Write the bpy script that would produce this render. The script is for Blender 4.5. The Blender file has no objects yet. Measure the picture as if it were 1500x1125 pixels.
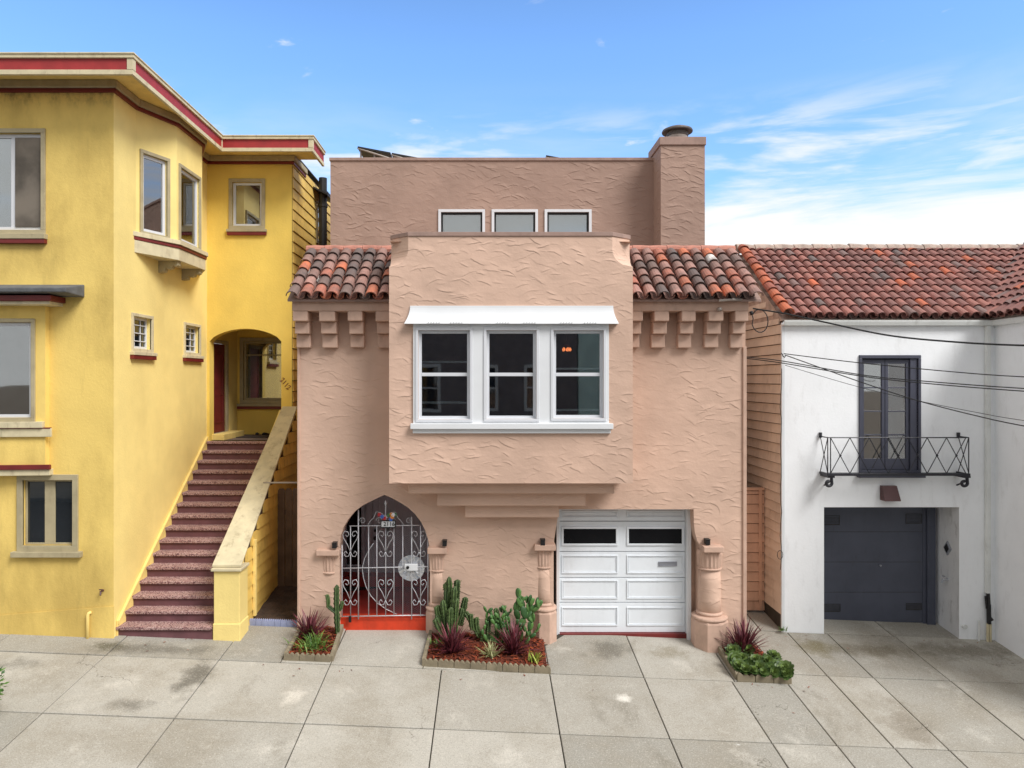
import bpy, bmesh, math, random
from mathutils import Vector, Matrix
from math import sin, cos, pi, radians
random.seed(7)
SC = bpy.context.scene
COL = SC.collection
FOC, CX, HY, CAMY, CAMZ = 1040.0, 714.0, 556.0, -12.09, 4.39
def wx(px, Y): return (px - CX) * (Y - CAMY) / FOC          # measured photo width -> metres at depth Y
def wz(py, Y): return CAMZ - (py - HY) * (Y - CAMY) / FOC
def gz(x, y): return -0.041 * x + 0.10 * y                 # sloping pavement

# ---------------------------------------------------------------- materials
def lin(c):
    c = c / 255.0
    return c / 12.92 if c <= 0.04045 else ((c + 0.055) / 1.055) ** 2.4
def S(r, g, b, k=1.0): return (lin(r) * k, lin(g) * k, lin(b) * k)
class NT:
    def __init__(s, name):
        s.m = bpy.data.materials.new(name); s.m.use_nodes = True
        s.t = s.m.node_tree; s.b = s.t.nodes['Principled BSDF']; s.out = s.t.nodes['Material Output']
        s.tc = s.n('ShaderNodeTexCoord')
    def n(s, typ, ins=None, **kw):
        nd = s.t.nodes.new(typ)
        for k, v in kw.items(): setattr(nd, k, v)
        for k, v in (ins or {}).items(): s.set(nd, k, v)
        return nd
    def set(s, nd, k, v):
        sock = nd.inputs[k]
        if hasattr(v, 'is_linked') or isinstance(v, bpy.types.NodeSocket): s.t.links.new(v, sock)
        else:
            if isinstance(v, tuple) and len(v) == 3 and sock.type == 'RGBA': v = v + (1,)
            sock.default_value = v
    def obj(s, sx=1, sy=1, sz=1, loc=(0, 0, 0)):
        mp = s.n('ShaderNodeMapping', {'Vector': s.tc.outputs['Object'], 'Scale': (sx, sy, sz), 'Location': loc})
        return mp.outputs[0]
    def noise(s, vec, scale, detail=4, rough=.55, dist=0):
        return s.n('ShaderNodeTexNoise', {'Vector': vec, 'Scale': scale, 'Detail': detail, 'Roughness': rough, 'Distortion': dist}).outputs[0]
    def math(s, op, a, b=0.0, c=0.0, clamp=False):
        nd = s.n('ShaderNodeMath', {0: a, 1: b, 2: c}, operation=op); nd.use_clamp = clamp
        return nd.outputs[0]
    def ss(s, v, lo, hi, a=0.0, b=1.0):
        return s.n('ShaderNodeMapRange', {0: v, 1: lo, 2: hi, 3: a, 4: b}, interpolation_type='SMOOTHSTEP').outputs[0]
    def mix(s, f, a, b, blend='MIX'):
        nd = s.n('ShaderNodeMix', data_type='RGBA', blend_type=blend)
        s.set(nd, 0, f); s.set(nd, 6, a); s.set(nd, 7, b)
        return nd.outputs[2]
    def ramp(s, f, stops, const=False):
        nd = s.n('ShaderNodeValToRGB', {0: f}); cr = nd.color_ramp
        if const: cr.interpolation = 'CONSTANT'
        while len(cr.elements) < len(stops): cr.elements.new(.5)
        for e, (p, c) in zip(cr.elements, stops): e.position = p; e.color = (*c, 1)
        return nd.outputs[0]
    def bump(s, h, strength, dist, normal=None):
        nd = s.n('ShaderNodeBump', {'Height': h, 'Strength': strength, 'Distance': dist})
        if normal is not None: s.set(nd, 'Normal', normal)
        return nd.outputs[0]
    def fin(s, col, rough=.6, normal=None, **kw):
        s.set(s.b, 'Base Color', col); s.set(s.b, 'Roughness', rough)
        if normal is not None: s.set(s.b, 'Normal', normal)
        for k, v in kw.items(): s.set(s.b, k.replace('_', ' '), v)
        return s.m
def sc(c, k): return (min(c[0] * k, 1), min(c[1] * k, 1), min(c[2] * k, 1))

def plain(name, base, rough=.5, var=.12, vs=3, bs=60, bstr=.15, bdist=.004, metal=0.0, dirt=0.0, dirtc=(.10, .085, .06)):
    g = NT(name)
    v = g.noise(g.obj(), vs, 5)
    c = g.mix(g.ss(v, .3, .7), sc(base, 1 - var), sc(base, 1 + var))
    if dirt:
        d = g.noise(g.obj(2.2, 2.2, .8), 3.1, 8, .7)
        c = g.mix(g.math('MULTIPLY', g.ss(d, .5, .75), dirt), c, dirtc)
    nb = g.bump(g.noise(g.obj(), bs, 3), bstr, bdist)
    return g.fin(c, rough, nb, Metallic=metal)

def trowel(name, base, var=.06, k=1.0):
    """hand trowelled stucco: short curved lips left by the trowel, sharp below and feathered above"""
    g = NT(name)
    sp = g.n('ShaderNodeSeparateXYZ', {0: g.tc.outputs['Object']}).outputs
    wob = g.math('MULTIPLY', g.math('SUBTRACT', g.noise(g.obj(), 7, 3), .5), .07)
    hs = None
    for scale, w, hl, loc, amp in ((3.4, .10, .15, 0.0, 1.0), (5.3, .06, .10, 3.7, .75), (2.5, .15, .20, 8.1, .8)):
        u = g.math('ADD', g.math('MULTIPLY', g.math('ADD', sp[0], sp[1]), .82), loc)
        v = g.math('ADD', g.math('MULTIPLY', sp[2], 1.22), wob)
        cv = g.n('ShaderNodeCombineXYZ', {0: u, 1: v, 2: 0.0}).outputs[0]
        vo = g.n('ShaderNodeTexVoronoi', {'Vector': cv, 'Scale': scale, 'Randomness': .85}, voronoi_dimensions='2D')
        d = g.n('ShaderNodeVectorMath', {0: cv, 1: vo.outputs['Position']}, operation='SUBTRACT').outputs[0]
        d = g.n('ShaderNodeSeparateXYZ', {0: d}).outputs
        rc = g.n('ShaderNodeSeparateColor', {0: vo.outputs['Color']}).outputs
        an = g.math('MULTIPLY', g.math('SUBTRACT', rc[0], .58), 1.5)
        cs, sn = g.math('COSINE', an), g.math('SINE', an)
        x = g.math('ADD', g.math('MULTIPLY', d[0], cs), g.math('MULTIPLY', d[1], sn))
        y = g.math('SUBTRACT', g.math('MULTIPLY', d[1], cs), g.math('MULTIPLY', d[0], sn))
        y = g.math('ADD', y, g.math('MULTIPLY', g.math('MULTIPLY', g.math('MULTIPLY', x, x), g.math('SUBTRACT', rc[1], .35)), 5.0))
        lip = g.math('MULTIPLY', g.ss(y, -.020, .006), g.math('POWER', g.math('SUBTRACT', 1.0, g.math('DIVIDE', g.math('MAXIMUM', y, 0.0), w), clamp=True), 1.6))
        win = g.ss(g.math('ABSOLUTE', x), hl, hl * .25)
        h1 = g.math('MULTIPLY', g.math('MULTIPLY', lip, win), g.math('MULTIPLY', g.ss(rc[2], .12, .8, .15, 1.0), amp))
        hs = h1 if hs is None else g.math('MAXIMUM', hs, h1)
    hs = g.math('MULTIPLY', hs, g.ss(g.noise(g.obj(1, 1, 1, (5, 6, 7)), 1.1, 3), .34, .66, .12, 1.1))
    h = g.math('ADD', hs, g.math('MULTIPLY', g.noise(g.obj(1, 1, 1.4), 3.0, 4), 1.5))
    nb = g.bump(h, .46 * k, .024)
    nb = g.bump(g.noise(g.obj(), 38, 4, .6), .2, .004, nb)
    c = g.mix(g.ss(g.noise(g.obj(), .9, 5), .3, .7), sc(base, 1 - var), sc(base, 1 + var))
    gr = g.noise(g.obj(1.5, 1.5, .35, (4, 2, 9)), 2.0, 7, .65)
    c = g.mix(g.ss(gr, .56, .82, 0, .22), c, (base[0] * .64, base[1] * .62, base[2] * .6))
    return g.fin(c, .86, nb)

def yellow_stucco(name, base, grime, mildew=True):
    g = NT(name)
    c = g.mix(g.ss(g.noise(g.obj(), 1.1, 5), .3, .7), sc(base, .93), sc(base, 1.05))
    d = g.noise(g.obj(1.0, 1.0, .45, (2, 0, 0)), .75, 7, .62)
    c = g.mix(g.ss(d, .42, .70, 0, grime), c, S(150, 122, 58))
    d2 = g.noise(g.obj(2.6, 2.6, .5, (7, 3, 1)), 1.6, 9, .7)
    c = g.mix(g.ss(d2, .56, .80, 0, .45 * grime), c, S(92, 80, 48))
    if mildew:      # black mildew blotches in the top foot of the wall
        z = g.n('ShaderNodeSeparateXYZ', {0: g.tc.outputs['Object']}).outputs[2]
        b = g.noise(g.obj(2.5, 2.5, 1.3), 2.0, 9, .75)
        mk = g.math('MULTIPLY', g.ss(z, 8.72, 9.12), g.ss(b, .44, .66))
        c = g.mix(g.math('MULTIPLY', mk, .75), c, S(70, 62, 40))
    nb = g.bump(g.noise(g.obj(), 26, 6, .68), .42, .012)
    nb = g.bump(g.noise(g.obj(), 2.0, 3), .25, .03, nb)
    return g.fin(c, .88, nb)

def concrete(name):
    g = NT(name)
    rnd = g.n('ShaderNodeAttribute', attribute_name='rnd').outputs['Fac']
    c = g.ramp(rnd, [(0, S(150, 147, 138)), (.5, S(165, 161, 151)), (1, S(180, 176, 166))])
    big = g.noise(g.obj(), .75, 8, .66)
    c = g.mix(g.ss(big, .40, .72, 0, .62), c, S(140, 131, 114))
    # brownish run-off stains
    st = g.noise(g.obj(1.6, .8, 1, (5, 9, 0)), .9, 9, .72, .4)
    c = g.mix(g.ss(st, .54, .78, 0, .55), c, S(96, 88, 70))
    lt = g.noise(g.obj(1, 1, 1, (15, 3, 0)), 1.3, 10, .75)
    c = g.mix(g.ss(lt, .53, .75, 0, .75), c, S(204, 199, 188))
    def blot(x, y, rx, ry, col, amt, nsc=3.0, seed=0):
        nonlocal c
        mp = g.n('ShaderNodeMapping', {'Vector': g.tc.outputs['Object'], 'Location': (-x / rx, -y / ry, 0), 'Scale': (1 / rx, 1 / ry, 0)})
        r = g.n('ShaderNodeVectorMath', {0: mp.outputs[0]}, operation='LENGTH').outputs['Value']
        nn = g.noise(g.obj(1, 1, 1, (seed, seed * 2, 0)), nsc, 8, .7)
        v = g.math('SUBTRACT', 1.0, r)
        v = g.math('ADD', v, g.math('MULTIPLY', g.math('SUBTRACT', nn, .5), 2.2))
        c = g.mix(g.ss(v, .15, .95, 0, amt), c, col)
    dk = S(76, 72, 62)
    blot(-6.0, -.85, .55, .28, S(84, 80, 60), .85, 3, 1)
    blot(-5.1, -.85, 1.5, .30, dk, .55, 2.5, 2)
    blot(-4.35, -1.6, .38, .85, dk, .75, 3, 3)
    blot(-4.8, -2.45, .5, .22, dk, .55, 4, 4)
    blot(-7.0, -1.5, .7, .3, dk, .5, 3, 5)
    blot(2.0, -.25, .6, .5, dk, .6, 3, 6)
    blot(3.0, -.3, .5, .5, S(110, 98, 66), .55, 3, 7)
    blot(6.6, .15, 1.3, .45, S(92, 82, 60), .7, 2.2, 8)
    blot(8.3, .25, 1.5, .6, S(92, 84, 64), .65, 2.2, 9)
    blot(5.7, .2, .5, .6, S(108, 98, 62), .8, 2.5, 10)
    blot(8.4, -1.9, .9, .6, S(110, 98, 80), .6, 3, 11)
    blot(5.9, -2.2, .5, 1.2, S(118, 108, 92), .6, 3, 12)
    blot(2.0, -1.75, .22, .2, S(226, 222, 212), .9, 4, 13)
    blot(-2.75, -2.0, .25, .35, S(214, 208, 196), .75, 4, 14)
    blot(3.3, -2.75, .05, .03, S(235, 235, 232), 1.0, 9, 15)
    cw = g.n('ShaderNodeVectorMath', {0: g.obj(1, 1, 0), 1: g.n('ShaderNodeTexNoise', {'Vector': g.obj(), 'Scale': 2.5, 'Detail': 5.0}).outputs['Color']}, operation='ADD').outputs[0]
    ck = g.n('ShaderNodeTexVoronoi', {'Vector': cw, 'Scale': .42}, feature='DISTANCE_TO_EDGE').outputs['Distance']
    cm_ = g.math('MULTIPLY', g.ss(ck, .0032, .0012), g.ss(g.noise(g.obj(1, 1, 1, (21, 2, 0)), .55, 2), .55, .62))
    c = g.mix(g.math('MULTIPLY', cm_, .75), c, S(84, 78, 66))
    sp = g.noise(g.obj(), 70, 3, .7)
    c = g.mix(g.ss(sp, .47, .66, 0, .45), c, S(104, 98, 86))
    sp2 = g.noise(g.obj(1, 1, 1, (9, 9, 9)), 48, 3, .7)
    c = g.mix(g.ss(sp2, .52, .68, 0, .35), c, S(214, 209, 198))
    nb = g.bump(g.noise(g.obj(), 55, 5, .7), .25, .006)
    nb = g.bump(big, .15, .03, nb)
    return g.fin(c, .85, nb)

def tiles(name, stops, lich=.5):
    g = NT(name)
    rnd = g.n('ShaderNodeAttribute', attribute_name='rnd').outputs['Fac']
    c = g.ramp(rnd, stops, True)
    c = g.mix(g.ss(g.noise(g.obj(), 6, 6, .7), .35, .7, 0, .55), c, sc((.20, .11, .09), 1))
    c = g.mix(g.ss(g.noise(g.obj(1, 1, 1, (6, 6, 1)), 1.3, 6, .65), .42, .68, 0, lich * .75), c, S(104, 86, 80))
    l = g.noise(g.obj(1, 1, 1, (3, 8, 2)), 9, 8, .75)
    c = g.mix(g.ss(l, .52, .70, 0, lich), c, S(92, 84, 80))
    l2 = g.noise(g.obj(1, 1, 1, (8, 1, 4)), 14, 6, .75)
    c = g.mix(g.ss(l2, .60, .75, 0, lich * .7), c, S(168, 150, 140))
    return g.fin(c, .8, g.bump(g.noise(g.obj(), 40, 5, .7), .3, .006))

def speckle(name):
    g = NT(name)
    v = g.n('ShaderNodeTexVoronoi', {'Vector': g.obj(), 'Scale': 75.0}).outputs['Color']
    x = g.n('ShaderNodeSeparateColor', {0: v}).outputs[0]
    c = g.ramp(x, [(0, S(158, 122, 118)), (.34, S(116, 76, 78)), (.52, S(186, 156, 150)), (.72, S(72, 46, 50)), (.84, S(186, 158, 150))], True)
    c = g.mix(g.ss(g.noise(g.obj(), 2.2, 7, .7), .45, .75, 0, .5), c, S(100, 74, 72))
    return g.fin(c, .8, g.bump(x, .3, .004))

def glass(name, base, coat=.9, ior=1.75, rough=.03):
    g = NT(name)
    nb = g.bump(g.noise(g.obj(), 1.3, 2), .05, .02)
    return g.fin(g.mix(g.noise(g.obj(), 2, 2), sc(base, .7), sc(base, 1.3)), rough, nb, IOR=ior)

def clear_glass(name, refl=.16):
    g = NT(name)
    nb = g.bump(g.noise(g.obj(), 1.1, 2), .06, .02)
    gl = g.n('ShaderNodeBsdfGlossy', {'Roughness': .02, 'Normal': nb, 'Color': (1, 1, 1, 1)})
    tr = g.n('ShaderNodeBsdfTransparent', {'Color': (.86, .9, .9, 1)})
    fr = g.n('ShaderNodeFresnel', {'IOR': 1.5})
    f = g.math('ADD', g.math('MULTIPLY', fr.outputs[0], 1.0), refl - .04)
    mx = g.n('ShaderNodeMixShader', {0: f, 1: tr.outputs[0], 2: gl.outputs[0]})
    g.t.links.new(mx.outputs[0], g.out.inputs[0])
    return g.m

def mesh_screen(name):
    g = NT(name)
    def w(ax):
        m = g.n('ShaderNodeMapping', {'Vector': g.tc.outputs['Object'], 'Rotation': (0, radians(ax), 0)})
        x = g.n('ShaderNodeSeparateXYZ', {0: m.outputs[0]}).outputs[0]
        return g.math('LESS_THAN', g.math('FRACT', g.math('MULTIPLY', x, 34.0)), .08)
    f = g.math('MAXIMUM', w(55), w(-55))
    pr = g.b
    g.set(pr, 'Base Color', S(110, 110, 118) + (1,)); g.set(pr, 'Metallic', .2); g.set(pr, 'Roughness', .45)
    tr = g.n('ShaderNodeBsdfTransparent')
    mx = g.n('ShaderNodeMixShader', {0: f, 1: tr.outputs[0], 2: pr.outputs[0]})
    g.t.links.new(mx.outputs[0], g.out.inputs[0])
    return g.m

def leafy(name, a, b, tip=None, rough=.5):
    g = NT(name)
    rnd = g.n('ShaderNodeAttribute', attribute_name='rnd').outputs['Fac']
    c = g.mix(rnd, a, b)
    c = g.mix(g.ss(g.noise(g.obj(), 25, 3), .4, .7, 0, .4), c, sc(a, .6))
    return g.fin(c, rough, g.bump(g.noise(g.obj(), 60, 3), .15, .003), **{'Subsurface_Weight': 0.0})

MT = {}
MT['pink'] = trowel('pink_stucco', S(205, 173, 153), .09)
MT['mauve'] = trowel('mauve_stucco', S(160, 133, 119), .09, 1.2)
MT['pinktrim'] = plain('pink_painted_stucco', S(198, 166, 147), .85, .08, 4, 30, .3, .006, dirt=.25, dirtc=S(120, 90, 76))
MT['mauvetrim'] = plain('mauve_painted_cap', S(156, 130, 119), .8, .1, 4, 30, .25, .006, dirt=.3, dirtc=S(100, 80, 72))
MT['yfront'] = yellow_stucco('yellow_stucco_grimy', S(236, 205, 116), .5)
MT['yside'] = yellow_stucco('yellow_stucco', S(246, 222, 142), .14, False)  # same house stucco, stronger side light painted in as a lighter base
MT['yrear'] = yellow_stucco('yellow_stucco_deep', S(240, 208, 104), .15, False)
MT['ytrim'] = plain('yellow_paint', S(240, 212, 130), .7, .07, 4, 40, .2, .004, dirt=.25, dirtc=S(150, 120, 60))
MT['ysiding'] = plain('yellow_siding_paint', S(226, 190, 100), .65, .12, 2, 40, .2, .004, dirt=.45, dirtc=S(110, 84, 40))
MT['taupe'] = plain('taupe_trim_paint', S(172, 160, 128), .7, .1, 4, 50, .25, .004, dirt=.35, dirtc=S(104, 88, 66))
MT['cream'] = plain('weathered_cream_paint', S(206, 194, 160), .7, .1, 4, 50, .25, .004, dirt=.6, dirtc=S(120, 100, 74))
MT['red'] = plain('brick_red_paint', S(160, 44, 44), .55, .12, 4, 50, .15, .003, dirt=.2, dirtc=S(110, 40, 36))
MT['dkred'] = plain('dark_red_paint', S(112, 34, 32), .5, .12, 4, 50, .15, .003)
MT['vermilion'] = plain('vermilion_step_paint', S(206, 62, 30), .5, .12, 5, 50, .2, .003, dirt=.25, dirtc=S(120, 50, 34))
MT['porchred'] = plain('oxblood_floor_paint', S(170, 52, 42), .45, .15, 3, 40, .15, .003)
MT['slate'] = plain('slate_hood_felt', S(92, 94, 96), .8, .2, 6, 25, .5, .01)
MT['white'] = plain('white_gloss_paint', S(222, 224, 226), .45, .025, 2, 40, .08, .002)
MT['doorwhite'] = plain('white_garage_paint', S(228, 233, 238), .45, .03, 2, 40, .08, .002, dirt=.12, dirtc=S(150, 150, 146))
MT['vinyl'] = plain('white_vinyl', S(214, 216, 220), .4, .03, 2, 40, .05, .002)
MT['wstucco'] = plain('white_stucco', S(242, 244, 246), .85, .03, 1.2, 22, .3, .008, dirt=.16, dirtc=S(150, 148, 142))
MT['wreveal'] = plain('grimy_white_stucco', S(216, 217, 217), .85, .05, 2, 22, .3, .008, dirt=.5, dirtc=S(120, 118, 112))
MT['wtrim'] = plain('off_white_gutter', S(220, 222, 219), .5, .05, 3, 40, .1, .003, dirt=.3, dirtc=S(130, 128, 118))
MT['charcoal'] = plain('charcoal_blue_paint', S(70, 72, 86), .45, .08, 3, 40, .12, .003)
MT['garagegrey'] = plain('slate_garage_paint', S(74, 78, 92), .5, .10, 1.5, 60, .12, .003, dirt=.35, dirtc=S(60, 60, 66))
MT['iron'] = plain('black_wrought_iron', S(46, 46, 52), .45, .15, 8, 60, .25, .002, metal=.3)
MT['gateiron'] = plain('silver_painted_iron', S(196, 196, 200), .4, .08, 8, 60, .2, .002, metal=.3)
MT['steel'] = plain('shiny_steel', S(205, 208, 214), .25, .06, 8, 60, .1, .002, metal=.7)
MT['greywall'] = plain('grey_porch_paint', S(205, 206, 212), .6, .06, 2, 40, .15, .003)
MT['greydoor'] = plain('grey_door_paint', S(218, 219, 224), .45, .05, 2, 40, .1, .003)
MT['black'] = plain('black_paint', S(26, 25, 26), .5, .2, 4, 40, .1, .002)
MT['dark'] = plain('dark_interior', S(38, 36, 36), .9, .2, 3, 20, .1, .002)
MT['room'] = plain('room_plaster', S(120, 112, 104), .9, .08, 1, 20, .1, .002)
MT['bronze'] = plain('brown_metal_lamp', S(84, 54, 54), .5, .12, 5, 40, .2, .003)
MT['siding'] = plain('tan_siding_paint', S(216, 200, 182), .65, .1, 2, 40, .2, .004, dirt=.3, dirtc=S(110, 84, 64))
MT['rsiding'] = plain('reddish_siding_paint', S(205, 164, 138), .65, .1, 2, 40, .2, .004, dirt=.3, dirtc=S(104, 74, 58))
MT['foundation'] = plain('mossy_foundation', S(66, 60, 52), .9, .25, 4, 25, .4, .01, dirt=.5, dirtc=S(50, 56, 36))
MT['fencewood'] = plain('weathered_fence_wood', S(104, 84, 66), .8, .25, 3, 30, .4, .006, dirt=.4, dirtc=S(60, 48, 40))
MT['galv'] = plain('galvanised_flue', S(168, 158, 150), .5, .1, 4, 40, .15, .003, metal=.2, dirt=.3)
MT['flue'] = plain('sooty_cap_metal', S(96, 88, 84), .55, .2, 6, 40, .2, .003, metal=.4, dirt=.4)
MT['panel'] = glass('solar_cell_glass', (.015, .018, .03), ior=1.5, rough=.15)
MT['maroon'] = plain('maroon_riser_paint', S(108, 70, 74), .75, .15, 4, 40, .25, .004, dirt=.4, dirtc=S(60, 40, 42))
MT['speck'] = speckle('speckled_tread')
MT['concrete'] = concrete('pavement_concrete')
MT['jointdirt'] = plain('joint_dirt', S(58, 54, 46), .95, .3, 6, 40, .3, .01)
MT['asphalt'] = plain('asphalt', S(72, 72, 74), .9, .2, 4, 60, .5, .008)
MT['kerb'] = plain('kerb_concrete', S(150, 146, 136), .85, .12, 3, 40, .3, .006, dirt=.4)
MT['earth'] = plain('bare_earth', S(88, 74, 58), .95, .3, 3, 20, .8, .03, dirt=.4)
MT['soil'] = plain('damp_soil', S(72, 56, 44), .95, .35, 5, 22, 1.0, .03, dirt=.4)
MT['block'] = plain('edging_concrete', S(132, 121, 100), .9, .15, 5, 30, .5, .008, dirt=.6, dirtc=S(96, 92, 66))
MT['blue'] = plain('pale_blue_edging_paint', S(150, 158, 190), .7, .1, 5, 40, .3, .004, dirt=.3)
MT['glass'] = glass('window_glass', (.012, .015, .018), ior=1.8)
MT['glassdark'] = glass('tinted_glass', (.008, .008, .009), ior=1.35)
MT['slotgrey'] = plain('grey_slot_metal', S(150, 152, 160), .4, .08, 5, 40, .1, .002, metal=.3)
MT['rug2'] = plain('landing_concrete', S(120, 104, 94), .9, .15, 4, 40, .3, .005, dirt=.4)
MT['ventgrey'] = plain('dull_vent_metal', S(58, 58, 62), .7, .2, 12, 40, .2, .003, dirt=.5)
MT['opp2'] = plain('opposite_green_stucco', S(150, 164, 150), .85, .1, 2, 30, .3, .01)
MT['joint'] = plain('dark_board_gap', S(70, 50, 38), .95, .2, 4, 30, .2, .004)  # dark backing colour, stands in for shadow lines under the board edges
MT['clear'] = clear_glass('clear_pane', .25)
MT['clear2'] = clear_glass('skylit_pane', .22)
MT['blind'] = plain('pale_blind', S(196, 200, 204), .8, .04, 2, 40, .1, .002)
MT['screen'] = plain('grey_screen_cloth', S(104, 96, 86), .8, .45, 1.6, 60, .1, .002)
MT['curtain'] = plain('grey_curtain', S(120, 120, 122), .85, .3, 1.2, 20, .2, .01)
MT['mesh'] = mesh_screen('gate_mesh_screen')
MT['wire'] = plain('cable_rubber', S(30, 30, 32), .6, .1, 4, 40, .1, .002)
TA = S(186, 112, 90); TB = S(206, 116, 80); TC = S(118, 100, 94); TD = S(150, 116, 106); TE = S(96, 88, 86); TF = S(178, 134, 122)
MT['tilepink'] = tiles('mottled_clay_tile', [(0, TF), (.2, TD), (.38, TA), (.52, TC), (.66, TB), (.78, TE), (.9, TF), (.985, S(226, 222, 216))], .75)
MT['tilered'] = tiles('red_clay_tile', [(0, S(148, 98, 90)), (.35, S(164, 108, 97)), (.62, S(136, 92, 86)), (.86, S(128, 106, 102)), (.945, S(200, 106, 72)), (.975, S(104, 96, 94))], .35)
MT['tileorange'] = tiles('orange_verge_tile', [(0, S(182, 96, 66)), (.5, S(194, 106, 72)), (.85, S(158, 88, 70))], .3)
MT['mortar'] = plain('ridge_mortar', S(176, 158, 146), .95, .2, 6, 25, .8, .015, dirt=.5, dirtc=S(120, 96, 86))
MT['ridgepink'] = plain('pink_ridge_mortar', S(176, 120, 104), .9, .2, 5, 25, .6, .012, dirt=.4, dirtc=S(110, 80, 72))
MT['cord'] = leafy('burgundy_leaf', S(78, 30, 40), S(126, 58, 68))
MT['grassy'] = leafy('strap_leaf_green', S(66, 104, 40), S(128, 158, 74))
MT['pale'] = leafy('pale_striped_leaf', S(150, 158, 100), S(186, 184, 136))
MT['yellowgreen'] = leafy('yellow_green_leaf', S(140, 160, 60), S(188, 190, 96))
MT['cactus'] = leafy('cactus_skin', S(34, 52, 26), S(88, 110, 58), rough=.6)
MT['pad'] = leafy('prickly_pear_skin', S(44, 80, 38), S(92, 132, 66), rough=.5)
MT['aeon'] = leafy('rosette_leaf', S(40, 68, 30), S(130, 152, 78), rough=.45)
MT['shrub'] = leafy('shrub_leaf', S(48, 92, 36), S(104, 148, 60))
MT['bark'] = plain('bark', S(92, 76, 62), .9, .25, 6, 30, .6, .01)
MT['mulch'] = leafy('red_bark_mulch', S(84, 34, 16), S(158, 72, 38), rough=.9)
MT['mulchbed'] = plain('mulch_bed', S(96, 42, 24), .95, .35, 8, 30, 1.0, .02)
MT['rug'] = plain('door_mat', S(70, 60, 56), .95, .25, 20, 60, .5, .006)
MT['brick'] = plain('opposite_brick', S(86, 76, 72), .85, .15, 3, 30, .3, .01)
MT['opp'] = plain('opposite_stucco', S(150, 146, 138), .85, .1, 2, 30, .3, .01)
for nm, c in (('fred', (190, 30, 40)), ('fblue', (60, 110, 200)), ('forange', (232, 140, 30)), ('fwhite', (235, 235, 240)), ('fgreen', (50, 110, 60))):
    MT[nm] = plain('flower_' + nm[1:], S(*c), .5, .1)
def emis(name, col, st):
    g = NT(name)
    g.fin(col, .5); g.set(g.b, 'Emission Color', col + (1,)); g.set(g.b, 'Emission Strength', st)
    return g.m
MT['glow'] = emis('lamp_glow', (1.0, .26, .08), 1.3)

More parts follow.
